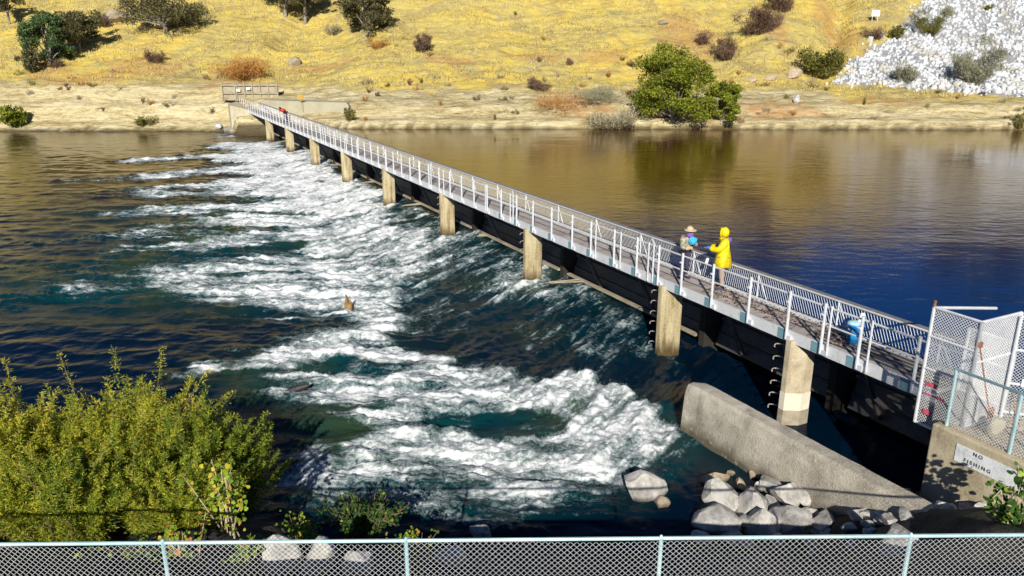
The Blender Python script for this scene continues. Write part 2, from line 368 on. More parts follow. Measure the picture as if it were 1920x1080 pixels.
def gridmesh(name, xs, ys, zf, m, attrs=None, smooth=True, keep=None):
    X, Y = np.meshgrid(xs, ys); Z = zf(X, Y)
    nx = len(xs); ny = len(ys)
    i = np.arange(nx * ny).reshape(ny, nx)
    F = np.stack([i[:-1, :-1], i[:-1, 1:], i[1:, 1:], i[1:, :-1]], -1).reshape(-1, 4)
    V = np.stack([X, Y, Z], -1).reshape(-1, 3)
    A = {k: ('FLOAT', f(X, Y).ravel()) for k, f in (attrs or {}).items()}
    return npmesh(name, V, F, m, None, smooth, A)
def grassf(X, Y):
    t = Y - shoreY(X); up = sst(-31.5, -29, X)
    th = 6.5 * (1 - up) + up * (9.5 - 4.5 * sst(28, 40, X) + 1.0 * gn(X * .12, X * 0 + 2, 3))
    nz = fbm(X * .22, Y * .35, 4, 61)
    return sst(-1.6, 1.6, t - th + 4.0 * nz) * .95
def dirtf(X, Y):
    r = np.zeros_like(X); nz = fbm(X * .45, Y * .45, 4, 71)
    for p, a, b in DIRTW:
        q = np.hypot((X - p.x) / a, (Y - p.y) / b / 1.6)
        r = np.maximum(r, sst(1.15, .55, q + nz * .9) * .55)
    return r
xs = np.concatenate([np.arange(-260, -84, 6), np.arange(-84, 84, .42), np.arange(84, 261, 6)])
ys = np.concatenate([np.arange(74, 124, .30), np.arange(124, 225, 3.0), np.arange(225, 700, 40)])
tag(gridmesh('hillside_terrain', xs, ys, hillz, M['hill'], {'grass': grassf, 'dirt': dirtf, 'wet': lambda X, Y: sst(.34, .08, hillz(X, Y) - np.where(X < -29, .05, 1.0) - .12 * gn(X * 1.2, Y * 1.2, 6)) * .85, 'rubble': lambda X, Y: sst(-.6, .5, dist_poly(X, Y, RUB) + .8 * gn(X * .5, Y * .5, 4))}), kind='structure')

# ---------------------------------------------------------------- pool upstream
mb = MB()
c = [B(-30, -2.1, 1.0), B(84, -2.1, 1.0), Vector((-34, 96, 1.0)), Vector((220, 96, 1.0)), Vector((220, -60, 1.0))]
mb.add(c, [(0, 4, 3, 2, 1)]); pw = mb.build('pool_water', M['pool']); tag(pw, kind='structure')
mb = MB(); mb.add([(-300, -60, -2.5), (300, -60, -2.5), (300, 120, -2.5), (-300, 120, -2.5)], [(0, 1, 2, 3)])
tag(mb.build('river_bed', M['bank']), kind='structure')

# ---------------------------------------------------------------- river downstream
# each stroke: from x,y to x,y of the photograph (taken down to the water plane), half thicknesses, density
FO = [(590,625,660,585,40,34,1.0),(650,600,700,570,30,26,.9),(560,655,640,632,36,22,.9),(640,545,720,575,30,20,.8),
 (570,570,690,588,26,14,.85),(585,650,650,595,28,22,1.0),(620,640,760,665,30,20,.8),(350,500,560,500,60,16,.5),(300,390,460,388,50,8,.5),(380,545,560,545,60,14,.55),
 (560,640,700,600,26,22,.8),(600,690,1080,735,60,34,.55),(620,850,1160,850,80,44,.6),(560,800,700,850,60,30,.4),(400,440,640,520,70,50,.45),(500,330,640,430,40,40,.6),(470,280,560,330,20,20,.7),(700,470,790,520,30,22,.6),(560,930,900,925,60,20,.45),(980,800,1180,830,50,40,.7),
 (400,256,450,254,10,2,.6),(330,272,500,270,14,3,.30),(410,274,495,276,16,4,.95),(250,302,430,292,25,3.0,.85),(430,294,545,300,20,9,1.0),
 (150,338,300,332,40,3,.45),(290,330,470,320,30,4,.75),(460,318,600,326,22,9,1.0),(480,340,640,348,20,9,1.0),(280,354,480,345,40,4,.72),(180,366,300,362,40,4,.45),(290,368,520,358,40,4,.66),(510,366,680,374,22,9,1.0),
 (360,392,560,384,40,6,.62),(560,390,700,398,22,9,1.0),(100,452,300,440,60,8,.45),(300,430,460,414,50,7,.62),(430,414,710,420,30,10,.88),(560,440,770,446,22,12,1.0),
 (240,470,420,458,30,8,.62),(420,458,600,462,30,9,.72),(600,474,800,470,24,14,.95),(340,506,540,498,40,10,.60),(540,500,790,496,28,14,.90),
 (170,540,330,532,30,12,.62),(330,536,540,528,30,13,.80),(540,540,700,524,28,16,1.0),(380,562,560,560,30,9,.50),(600,575,690,560,20,14,.95),
 (600,622,670,596,20,14,1.0),(560,652,680,628,28,16,1.0),(400,688,560,666,30,14,.86),(330,708,480,690,26,9,.66),(600,676,790,660,26,18,1.0),
 (560,700,860,692,40,16,.66),(800,700,1000,722,34,20,1.0),(1000,716,1120,742,30,16,.95),(620,728,900,728,50,18,.84),(760,760,1000,764,50,20,.86),
 (1000,770,1210,780,36,22,1.0),(1120,800,1262,812,22,18,.88),(560,762,760,756,40,14,.50),(660,800,840,800,36,18,.82),(820,828,1130,834,40,24,.98),
 (620,846,840,848,44,22,.84),(560,876,720,880,40,18,.56),(720,884,960,880,50,22,.76),(960,872,1150,862,40,18,.70),(560,916,800,910,50,16,.50),
 (800,922,1060,912,50,18,.52),(860,958,1080,960,40,8,.42),(700,940,800,935,30,10,.3),(1130,756,1180,750,16,10,.9),(700,640,760,650,22,12,.9),
 # streaked chute below the gates
 (1020,520,1150,610,60,30,.62),(880,455,960,520,50,24,.60),(790,410,830,450,30,14,.58),(720,370,760,400,24,8,.5),(960,560,1050,640,60,20,.40),(640,340,680,365,20,6,.5),(850,500,920,560,50,20,.4),
 (770,560,880,570,50,20,.34),(700,600,860,610,50,20,.40),(1200,660,1260,650,16,8,.5),(60,556,120,540,40,14,.45),(250,400,380,392,60,6,.5),(40,500,200,500,60,10,.35),(1210,640,1260,672,14,6,.45),(960,610,1010,615,30,8,.55)]
NE = [(470,470,520,466,34,6,.75),(300,480,440,476,40,6,.45),(880,668,935,662,34,18,.85),(790,625,860,640,34,18,.6),(830,800,1000,800,50,12,.55),(900,815,960,790,24,9,.6),
 (470,640,590,600,70,14,.6),(480,705,620,690,50,9,.55),(500,800,610,800,40,22,.6),(640,700,760,700,60,9,.30),(1010,585,1100,600,40,14,.3),(370,380,520,374,40,3,.45),(430,400,560,404,40,3,.4),
 (350,432,520,428,40,4,.45),(400,330,470,331,30,2.2,.5),(330,310,430,307,40,2.5,.6),(420,484,600,482,50,4,.35),(450,516,560,516,50,4,.3),
 (860,560,1010,640,50,16,.35),(1000,690,1050,690,30,10,.35),(640,830,660,815,30,8,.35)]
AE = [(380,470,640,460,120,16,.8),(250,540,520,540,200,24,.75),(60,520,300,540,120,30,.45),(300,400,560,390,160,12,.6),(200,440,420,430,160,12,.4),(560,700,640,690,120,20,.9),(560,775,700,780,100,30,.9),
 (700,860,1100,820,200,50,.9),(560,890,760,900,90,36,.7),(1180,790,1270,800,40,30,.8),(820,600,1150,570,100,40,.12),(700,400,1000,500,60,20,.25),(520,720,600,720,60,14,.8)]
def strokes(X, Y, ST, px=1.0):
    inv = np.ones_like(X)
    for x0, y0, x1, y1, wx, wy, d in ST:
        a = P(x0, y0, 0); b = P(x1, y1, 0); Zm = ((a[1] + b[1]) / 2) * math.cos(PITCH) + CAMZ * math.sin(PITCH)
        wx, wy = wx * px, wy * px; ex = wx * Zm / FPX; ey = 1.35 * wy * Zm * Zm / (FPX * CAMZ)
        ux, uy = X / ex, Y / ey; ax, ay, bx, by = a[0] / ex, a[1] / ey, b[0] / ex, b[1] / ey
        L2 = (bx - ax) ** 2 + (by - ay) ** 2 + 1e-9
        t = np.clip(((ux - ax) * (bx - ax) + (uy - ay) * (by - ay)) / L2, 0, 1)
        q = np.hypot(ux - ax - t * (bx - ax), uy - ay - t * (by - ay))
        inv *= 1 - d * sst(2.2, .2, q)
    return 1 - inv
ny, nx = 760, 900
yy = 8.8 * (90.0 / 8.8) ** (np.arange(ny) / (ny - 1.0))
aa = np.linspace(-1.15, .80, nx)
Yg = np.repeat(yy[:, None], nx, 1); Xg = aa[None, :] * (Yg + 3)
S_, V_ = SV(Xg, Yg)
FLW = S_ + .55 * np.minimum(V_, 5.5) - .50 * np.maximum(0, V_ - 5.5)
wxn = Xg + 1.1 * fbm(V_ * .22, FLW * .55, 4, 101); wyn = Yg + 1.3 * fbm(V_ * .2, FLW * .6, 4, 111)
foam = strokes(wxn, wyn, FO) * (1 - strokes(wxn, wyn, NE, .72))
aer = np.clip(strokes(wxn, wyn, AE) * .95 + foam * .45, 0, 1)
streak = fbm(V_ * .16, FLW * 1.1, 5, 121); blob = fbm(Xg * .8, Yg * .8, 5, 131)
foam = np.clip(foam * .92 + np.minimum(foam * 2, 1) * (.42 * streak + .30 * blob), 0, 1)
foam = np.clip(foam * (1 + .20 * sst(26, 55, Yg)), 0, 1.1); chs = np.clip(sst(10, 6, V_) * sst(-2.2, .5, V_) * sst(6, 11, S_), 0, 1); foam = np.maximum(foam, chs * np.clip(.30 + .55 * fbm(V_ * .25, FLW * 1.6, 4, 221) + .25 * gn(FLW * .23, V_ * .1, 5), 0, .6))
ch = sst(9, 5, V_) * sst(-3, -1, V_) * sst(2, 9, S_) * (1 - sst(.6, .9, foam))
live = sst(-1, 9, S_ + .6 * (V_)) * sst(1, 10, S_ + V_)
f2 = np.clip(foam * 1.2, 0, 1)
bil = np.abs(fbm(V_ * .42, FLW * .8, 4, 141)); bil2 = np.abs(fbm(Xg * 1.5, Yg * 1.5, 4, 151))
rid = (1 - np.abs(fbm(V_ * .20, FLW * .42, 3, 161)) * 2)
zz = (.16 * sst(3, -1.5, V_) * live - .10 * ch
      + f2 * (.05 + .30 * (bil - .18) + .14 * (bil2 - .15) + .09 * fbm(Xg * 3.2, Yg * 3.2, 3, 211))
      + ch * (.16 * fbm(V_ * .22, FLW * .9, 4, 171) + .05 * fbm(V_ * .8, FLW * 2.8, 3, 181))
      + live * (.16 * (rid - .5) * (.3 + aer) + .05 * fbm(Xg * .9, Yg * .9, 4, 191)) + .010 * fbm(Xg * 2.2, Yg * 2.2, 3, 201))
fade = sst(88, 60, Yg)
zz = zz * (.35 + .65 * fade)
# dark wet ledge showing as a step in front of the boil
i = np.arange(nx * ny).reshape(ny, nx)
F = np.stack([i[:-1, :-1], i[:-1, 1:], i[1:, 1:], i[1:, :-1]], -1).reshape(-1, 4)
vc = V_.ravel()[F].min(1); F = F[vc > -1.72]
used, inv = np.unique(F, return_inverse=True); F = inv.reshape(-1, 4)
V = np.stack([Xg, Yg, zz], -1).reshape(-1, 3)[used]
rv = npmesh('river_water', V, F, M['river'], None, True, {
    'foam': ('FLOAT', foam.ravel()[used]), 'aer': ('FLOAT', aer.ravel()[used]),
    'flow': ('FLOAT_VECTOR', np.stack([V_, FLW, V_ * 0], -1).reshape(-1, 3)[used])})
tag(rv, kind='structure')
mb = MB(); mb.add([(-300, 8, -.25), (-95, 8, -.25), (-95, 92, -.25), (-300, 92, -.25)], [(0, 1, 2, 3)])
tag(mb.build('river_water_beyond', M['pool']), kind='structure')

# ---------------------------------------------------------------- concrete weir apron
BX = lambda: (Vector((DD[0], DD[1], 0)), Vector((NN[0], NN[1], 0)), Vector((0, 0, 1)))
AX = BX()
def bbox(mb, s0, s1, v0, v1, z0, z1):
    return mb.hexa([B(s0, v0, z0), B(s0, v1, z0), B(s1, v1, z0), B(s1, v0, z0)], [B(s0, v0, z1), B(s0, v1, z1), B(s1, v1, z1), B(s1, v0, z1)])
PIER = [3.19, 8.15, 16.6, 25.2, 33.9, 42.6, 51.4, 60.3, 69.2, 78.0]
ordn = ['first', 'second', 'third', 'fourth', 'fifth', 'sixth', 'seventh', 'eighth', 'ninth', 'tenth']
def pier_mat():
    m, nt, b = newmat('pier_concrete'); co = pos(nt)
    sp = N(nt, 'ShaderNodeSeparateXYZ'); L(nt, co, sp.inputs[0])
    mp = N(nt, 'ShaderNodeMapping'); mp.inputs['Scale'].default_value = (3, 3, .5); L(nt, co, mp.inputs[0])
    n1 = noise(nt, mp.outputs[0], 1.6, 6, .65); n2 = noise(nt, co, 18, 4, .6)
    f = mth(nt, 'ADD', mth(nt, 'MULTIPLY', n1, .7), mth(nt, 'MULTIPLY', n2, .3))
    base = ramp(nt, f, [(.38, (.20, .15, .075)), (.48, (.37, .31, .18)), (.62, (.50, .44, .29))])
    hz = mth(nt, 'ADD', sp.outputs[2], mth(nt, 'MULTIPLY', mth(nt, 'SUBTRACT', n1, .5), .9))
    wet = N(nt, 'ShaderNodeMapRange'); wet.inputs[1].default_value = .15; wet.inputs[2].default_value = .60; wet.inputs[3].default_value = 1; wet.inputs[4].default_value = 0; L(nt, hz, wet.inputs[0])
    L(nt, mix(nt, wet.outputs[0], base, (.075, .05, .018)), b.inputs['Base Color']); b.inputs['Roughness'].default_value = .9
    bump(nt, b, f, .02); return m
M['pier'] = pier_mat()
M['darkconc'] = surf('shade_dark_concrete', (.012, .012, .012), (.035, .03, .024), 1.5, .85, 0, .02, 16)  # near black for the rear webs: shade under the deck put into the colour
M['rungs'] = surf('weathered_rungs', (.20, .17, .14), (.42, .40, .37), 9, .7)
M['ledge'] = surf('ledge_grating', (.16, .16, .17), (.30, .30, .31), 6, .7, .2, .01, 60)
M['band'] = surf('pale_render', (.58, .55, .45), (.70, .67, .57), 3, .9, 0, .01)
M['bandlow'] = surf('stained_concrete', (.24, .21, .16), (.40, .36, .28), 5, .9, 0, .02)
rnd = random.Random(4)
def plan(mb, s, hw, nose, back, z0, z1, grow=0.0):
    q = [(-hw - grow, back), (-hw - grow, nose - .34), (-hw * .28, nose + grow), (hw * .28, nose + grow), (hw + grow, nose - .34), (hw + grow, back)]
    return mb.hexa([B(s + a, v, z0) for a, v in q][::-1], [B(s + a, v, z1) for a, v in q][::-1])
for k, s in enumerate(PIER):
    t = empty('concrete_pier', B(s, 0, 0))
    near = k == 0
    lab = {0: 'tan concrete pier nearest the cage end, with a whitewashed band near its foot',
           9: 'tan concrete pier closest to the far abutment under the footbridge'}.get(k,
           '%s tan concrete pier from the near end, holding up the footbridge' % ordn[k])
    tag(t, lab, 'pier', 'concrete piers under the footbridge')
    m_ = MB(); plan(m_, s, .29, .28, -.36, -1.6, 2.22); m_.build('shaft', M['conc'] if near else M['pier'], t, bevel=.02)
    if near:
        m_ = MB(); plan(m_, s, .29, .28, -.355, .40, .86, .006); m_.build('pale_band', M['band'], t)
        m_ = MB(); plan(m_, s, .29, .28, -.355, -.3, .385, .012); m_.build('stained_foot', M['bandlow'], t)
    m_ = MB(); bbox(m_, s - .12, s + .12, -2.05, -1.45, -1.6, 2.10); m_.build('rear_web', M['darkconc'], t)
    m_ = MB(); bbox(m_, s - .20, s + .20, -1.0, -.25, 2.223, 2.335); m_.build('bearing_plate', M['darksteel'], t)
    if k < 5:
        for j in range(6):
            z = 1.95 - j * .33
            m_ = MB(); q = [B(s + .26, .02, z), B(s + .44, .10, z), B(s + .50, .14, z - .01), B(s + .51, .19, z - .05), B(s + .46, .22, z - .07)]
            m_.path(q, .017, 6); m_.build('rung', M['rungs'], t, True)

# radial gates between the piers, each bay with a sill, skin plate, arms
edges = [-.9] + PIER + [86.5]
for k in range(len(edges) - 1):
    s0, s1 = edges[k] + .33, edges[k + 1] - .33
    if s1 - s0 < .5: continue
    t = empty('spillway_gate', B((s0 + s1) / 2, -2.0, 0))
    lab = ('dark steel gate in the short bay beside the cage' if k == 0 else 'dark steel gate in the last bay against the far abutment' if k == len(edges) - 2
           else 'dark steel gate hanging between the %s and %s piers from the near end' % (ordn[k - 1], ordn[k]))
    tag(t, lab, 'gate', 'dark steel gates under the footbridge')
    m_ = MB(); n = 7     # curved skin plate
    for j in range(n):
        a0, a1 = j / n, (j + 1) / n
        v0 = -1.75 - .42 * math.sin(a0 * math.pi * .5) ; v1 = -1.75 - .42 * math.sin(a1 * math.pi * .5)
        z0 = .12 + 1.85 * a0; z1 = .12 + 1.85 * a1
        m_.hexa([B(s0, v0, z0), B(s1, v0, z0), B(s1, v0 - .05, z0), B(s0, v0 - .05, z0)], [B(s0, v1, z1), B(s1, v1, z1), B(s1, v1 - .05, z1), B(s0, v1 - .05, z1)])
    m_.build('skin_plate', M['darksteel'], t)
    for q in (.30, .72):
        sq = s0 + (s1 - s0) * q; m_ = MB()
        m_.tube(B(sq, -1.72, .25), B(s0 + (s1 - s0) * (q + .02), -.9, 1.9), .07, 6); m_.tube(B(sq, -1.95, 1.3), B(sq + .1, -.9, 1.9), .06, 6)
        m_.build('arm', M['darksteel'], t)
    m_ = MB()
    for z in (.5, .95, 1.4): m_.box(B((s0 + s1) / 2, -1.80 - .22 * z * .7, z), (s1 - s0, .10, .07), AX)
    m_.build('stiffeners', M['darksteel'], t)
    if k >= 2:
        m_ = MB(); bbox(m_, s0, s1, -1.66, -1.48, .20, .28); m_.build('sill_beam', M['beamtan'], t, bevel=.015)
    if k >= 2:
        m_ = MB(); m_.tube(B(s1 - .1, -.3, .05), B(s1 - 1.25, -1.5, .26), .03, 5); m_.tube(B(s1 - .1, -.62, .05), B(s1 - .95, -1.5, .26), .03, 5)
        m_.build('strut', M['beamtan'], t)

# ---------------------------------------------------------------- footbridge
br = empty('footbridge', B(0, 0, DECK)); tag(br, 'long steel footbridge with white posts running over the weir to the far bank', 'footbridge')
SE, VN, VF = 84.5, .15, -1.02
m_ = MB(); bbox(m_, -.55, SE, VF, VN - .03, DECK - .06, DECK); m_.build('deck', M['deck'], br)
m_ = MB(); bbox(m_, -.55, SE, VN - .026, VN + .03, DECK - .26, DECK + .015); m_.build('near_edge_beam', M['fascia'], br)
m_ = MB(); bbox(m_, -.55, SE, VF - .05, VF - .003, DECK - .24, DECK + .02); m_.build('far_edge_beam', M['fascia'], br)
m_ = MB()
s = -.4
while s < SE: bbox(m_, s, s + .05, VF + .0, VN - .03, DECK - .20, DECK - .063); s += 1.3
m_.build('cross_beams', M['darksteel'], br)
m_ = MB(); s = -.4
while s < SE: bbox(m_, s, s + .09, VF + .01, VF + .14, DECK + .003, DECK + .055); s += .17 if s < 30 else .34
bbox(m_, -.5, SE, VF + .10, VF + .13, DECK + .058, DECK + .075)
m_.build('toe_grating', M['galv'], br)
m_ = MB()
for j in range(5): bbox(m_, -.5, 2.9, VF + .24 + j * .17, VF + .30 + j * .17, DECK + .004, DECK + .022)
m_.build('deck_strips', M['darksteel'], br)
# teal painted patches of the near beam beside each post, posts
base = [-.06, 1.30, 2.30, 3.34, 4.64, 6.02, 7.30, 8.36, 9.43, 10.65, 12.01, 13.20, 14.62, 16.02, 17.35]
extra = [1.05, 2.12, 8.62, 8.86, 10.30, 11.72, 17.65, 17.9]
s = 18.7
while s < SE: base.append(s); s += 1.33
rr = random.Random(7)
for q in (20.2, 24.8, 26.4, 27.9, 29.4, 33.2, 36.0, 38.9, 41.7, 44.4, 47.3): extra.append(q)
M['tealp'] = surf('teal_paint', (.10, .26, .32), (.20, .36, .42), 3, .5)
for s in base[:16]: m_ = MB(); bbox(m_, s + .07, s + .30, VN + .034, VN + .040, DECK - .24, DECK + .008); m_.build('teal_patch', M['tealp'], br)
PH = 1.02
for s in base + extra[:0]:
    m_ = MB(); m_.tube(B(s, VN + .07, DECK - .20), B(s, VN + .07, DECK + PH), .036, 8)
    m_.box(B(s - .06, VN + .05, DECK - .16), (.18, .07, .12), AX)
    m_.tube(B(s, VN + .10, DECK + PH - .28), B(s + .07, VN + .10, DECK + PH - .28), .03, 6)
    m_.build('post', M['galv'], br, False)
for s in extra:
    m_ = MB(); m_.tube(B(s, VN + .07, DECK - .20), B(s, VN + .07, DECK + PH - .02), .026, 7)
    if s in (8.62, 17.65): m_.tube(B(s, VN + .07, DECK + PH - .02), B(s + .16, VN + .02, DECK + PH + .08), .026, 7)
    m_.build('slim_post', M['galv'], br)
m_ = MB()
for z, r in ((PH - .10, .024),): m_.tube(B(-.3, VN + .01, DECK + z), B(SE, VN + .01, DECK + z), r, 6)
m_.build('near_top_rail', M['galv'], br)
m_ = MB(); m_.tube(B(-.3, VN + .01, DECK + .50), B(SE, VN + .01, DECK + .50), .020, 6); m_.build('near_mid_rail', M['galv'], br)
FH = .68
m_ = MB(); m_.tube(B(-.5, VF - .02, DECK + FH), B(SE, VF - .02, DECK + FH), .024, 6); m_.build('far_top_rail', M['galv'], br)
m_ = MB(); bbox(m_, -.5, SE, VF - .34, VF - .06, DECK + FH - .06, DECK + FH - .03)
m_.build('far_ledge', M['ledge'], br)
m_ = MB(); m_.tube(B(-.5, VF - .02, DECK + .45), B(SE, VF - .02, DECK + .45), .016, 5); m_.build('far_mid_rail', M['galv'], br)
s = 0.3
while s < SE:
    m_ = MB(); m_.tube(B(s, VF - .02, DECK - .1), B(s, VF - .02, DECK + FH), .024, 6); m_.tube(B(s, VF - .02, DECK + .62), B(s - .35, VF - .02, DECK + .05), .014, 5)
    m_.build('far_post', M['galv'], br); s += 2.66
m_ = MB(); s = -.4
while s < SE:
    m_.tube(B(s, VF - .03, DECK + .06), B(s + .28, VF - .03, DECK + FH), .0045 if s < 30 else .008, 3)
    s += .085 if s < 30 else .19
m_.build('far_wire_mesh', M['galvwire'], br)

def rdir(rs, n):
    v = rs.normal(size=(n, 3)); return v / np.linalg.norm(v, axis=1, keepdims=True)
def rock(name, loc, size, m, seed=0, lump=.35, rot=0, sub=3, parent=None, flat=True):
    """angular boulder: sphere cut by random planes, then roughened"""
    import bmesh
    bm = bmesh.new(); bmesh.ops.create_icosphere(bm, subdivisions=sub, radius=1.0)
    rs = np.random.RandomState(seed); pl = [(Vector(rdir(rs, 1)[0]), rs.uniform(.50, .80)) for _ in range(15)]
    for v in bm.verts:
        p = v.co.copy()
        for nn, dd in pl:
            k = p.dot(nn) - dd
            if k > 0: p -= nn * k
        p *= 1 + lump * .16 * float(gn(p.x * 2.2 + seed, p.y * 2.2 + p.z * 1.7, seed))
        p.x *= size[0]; p.y *= size[1]; p.z *= size[2]; v.co = p
    me = bpy.data.meshes.new(name); bm.to_mesh(me); bm.free()
    o = link(name, me, m, None, not flat); o.location = loc; o.rotation_euler = (0, 0, rot)
    if parent: o.parent = parent
    return o
# ---------------------------------------------------------------- people
def skin(name, nodes, edges, m, parent, sub=2):
    ks = list(nodes); me = bpy.data.meshes.new(name)
    me.from_pydata([nodes[k][0] for k in ks], [(ks.index(a), ks.index(b)) for a, b in edges], [])
    o = link(name, me, m); setp(o, parent)
    bpy.context.view_layer.objects.active = o
    md = o.modifiers.new('skin', 'SKIN'); md.use_smooth_shade = True
    for i, k in enumerate(ks):
        r = nodes[k][1]; me.skin_vertices[0].data[i].radius = (r, r) if not hasattr(r, '__len__') else r
    me.skin_vertices[0].data[0].use_root = True
    s_ = o.modifiers.new('sub', 'SUBSURF'); s_.levels = sub; s_.render_levels = sub
    return o
def ell(name, c, r, m, parent, rot=(0, 0, 0), cut=None, jit=0, seg=16):
    V, F = [], []
    for i in range(seg // 2 + 1):
        a = math.pi * i / (seg // 2)
        for j in range(seg):
            b = 2 * math.pi * j / seg; p = Vector((math.sin(a) * math.cos(b) * r[0], math.sin(a) * math.sin(b) * r[1], math.cos(a) * r[2]))
            if cut is not None: p.z = max(p.z, cut)
            V.append(p)
    for i in range(seg // 2):
        for j in range(seg): F.append((i * seg + j, (i + 1) * seg + j, (i + 1) * seg + (j + 1) % seg, i * seg + (j + 1) % seg))
    me = bpy.data.meshes.new(name); E3 = Euler(rot); me.from_pydata([Vector(c) + (lambda q: (q.rotate(E3), q)[1])(p.copy()) for p in V], [], F); me.update()
    o = link(name, me, m, None, True); setp(o, parent); return o
skinm = surf('skin_tone', (.42, .24, .16), (.52, .31, .21), 8, .6)
def fabric(name, a, b, c=None, sc=4): return surf(name, a, b, sc, .85, 0, .01, 30, c)
M['yellow'] = surf('yellow_oilskin', (.62, .46, .0), (.86, .74, .005), 5, .5, 0, .05, 12)
M['trous'] = fabric('stone_trousers', (.30, .24, .20), (.42, .34, .30)); M['bluegl'] = fabric('blue_gloves', (.02, .12, .42), (.04, .20, .60))
M['camo'] = surf('mottled_coat', (.05, .20, .11), (.62, .36, .38), 7, .85, 0, .02, 10, (.70, .50, .20)); M['hat'] = fabric('straw_hat', (.50, .40, .25), (.70, .60, .42))
M['navy'] = fabric('navy_cloth', (.02, .02, .05), (.05, .05, .10)); M['purple'] = fabric('purple_scarf', (.13, .07, .35), (.22, .13, .48))
M['cyan'] = fabric('bright_blue_cloth', (.02, .30, .60), (.05, .48, .78)); M['red'] = fabric('red_jacket', (.60, .03, .03), (.75, .06, .05)); M['hair'] = fabric('dark_hair', (.015, .010, .008), (.04, .03, .02))
M['peach'] = fabric('peach_bag', (.55, .38, .22), (.72, .52, .34))
stains(M['camo'], 6, (.05, .22, .12), .49, .53, (1, 1, 1)); stains(M['camo'], 9, (.60, .42, .16), .56, .60, (1, 1, 1)); stains(M['yellow'], 3.5, (.55, .40, .0), .50, .60, (1, 1, .4))
def person(loc, rz, h, pose, label, P_):
    t = empty('person', loc, rz); tag(t, label, 'person'); t.scale = (h / 1.75,) * 3
    # +Y is where the person faces, +X the right-hand side
    bend = pose.get('bend', 0.0)
    def T(x, y, z):   # bend at the hip
        if z > .92:
            dz = z - .92; return (x, y + dz * math.sin(bend), .92 + dz * math.cos(bend) + 0 * y)
        return (x, y, z)
    hands = pose['hands']; hp = {}
    nodes = {'pel': (T(0, 0, .94), .13), 'waist': (T(0, .0, 1.08), (.14, .11)), 'chest': (T(0, .0, 1.28), (.165, .12)), 'neckb': (T(0, .0, 1.44), .075), 'neck': (T(0, .02, 1.52), .052),
             'head': (T(0, .05, 1.62), (.080, .090)), 'crown': (T(0, .04, 1.71), (.065, .075))}
    ed = [('pel', 'waist'), ('waist', 'chest'), ('chest', 'neckb'), ('neckb', 'neck'), ('neck', 'head'), ('head', 'crown')]
    for sgn, nm in ((1, 'r'), (-1, 'l')):
        H = Vector(hands[nm]); S = Vector(T(sgn * .19, 0, 1.40)); mid = (S + H) / 2 + Vector((sgn * .09, -.05, -.13))
        nodes['sh' + nm] = (tuple(S), .065); nodes['el' + nm] = (tuple(mid), .045); nodes['wr' + nm] = (tuple(H), .030)
        dirv = (H - mid).normalized(); hp[nm] = (H, dirv); nodes['pa' + nm] = (tuple(H + dirv * .07), (.040, .022))
        ed += [('chest', 'sh' + nm), ('sh' + nm, 'el' + nm), ('el' + nm, 'wr' + nm), ('wr' + nm, 'pa' + nm)]
        side = dirv.cross(Vector((0, 0, 1))).normalized()
        for f_, (off, ln) in enumerate([(-.030, .055), (-.010, .070), (.010, .066), (.029, .050)]):
            a = H + dirv * .085 + side * off; bb = a + dirv * ln * .6 + Vector((0, 0, -.008)); cc = bb + dirv * ln * .4 + Vector((0, 0, -.022))
            for q, (pt, rd) in enumerate([(a, .010), (bb, .009), (cc, .008)]): nodes['f%s%d%d' % (nm, f_, q)] = (tuple(pt), rd)
            ed += [('pa' + nm, 'f%s%d0' % (nm, f_)), ('f%s%d0' % (nm, f_), 'f%s%d1' % (nm, f_)), ('f%s%d1' % (nm, f_), 'f%s%d2' % (nm, f_))]
        th = H + dirv * .03 + side * (-sgn * .045); nodes['t' + nm] = (tuple(th), .012); nodes['u' + nm] = (tuple(th + dirv * .04 + side * (-sgn * .012)), .009)
        ed += [('wr' + nm, 't' + nm), ('t' + nm, 'u' + nm)]
        ky = pose.get('knee', 0.0)
        nodes['hp' + nm] = ((sgn * .095, 0, .88), .095); nodes['kn' + nm] = ((sgn * .11, .02 + ky, .49), .062); nodes['an' + nm] = ((sgn * .12, -.03, .09), .042); nodes['to' + nm] = ((sgn * .14, .12, .04), .034)
        ed += [('pel', 'hp' + nm), ('hp' + nm, 'kn' + nm), ('kn' + nm, 'an' + nm), ('an' + nm, 'to' + nm)]
    skin('body', nodes, ed, skinm, t)
    # clothing grown round the same joints
    def grow(keys, edg, add, m, name, extra=None):
        nd = {k: (nodes[k][0], tuple(a + add for a in nodes[k][1]) if hasattr(nodes[k][1], '__len__') else nodes[k][1] + add) for k in keys}
        if extra: nd.update(extra)
        return skin(name, nd, edg, m, t)
    arm = lambda nm: [('chest', 'sh' + nm), ('sh' + nm, 'el' + nm), ('el' + nm, 'wr' + nm)]
    ks = ['pel', 'waist', 'chest', 'neckb', 'shr', 'elr', 'wrr', 'shl', 'ell', 'wrl']
    hem = {}; he = [('pel', 'waist'), ('waist', 'chest'), ('chest', 'neckb')] + arm('r') + arm('l')
    grow(ks, he, pose.get('loose', .035), P_['coat'], 'jacket', hem)
    grow(['pel', 'hpr', 'knr', 'anr', 'hpl', 'knl', 'anl'], [('pel', 'hpr'), ('hpr', 'knr'), ('knr', 'anr'), ('pel', 'hpl'), ('hpl', 'knl'), ('knl', 'anl')], .022, P_['leg'], 'trousers')
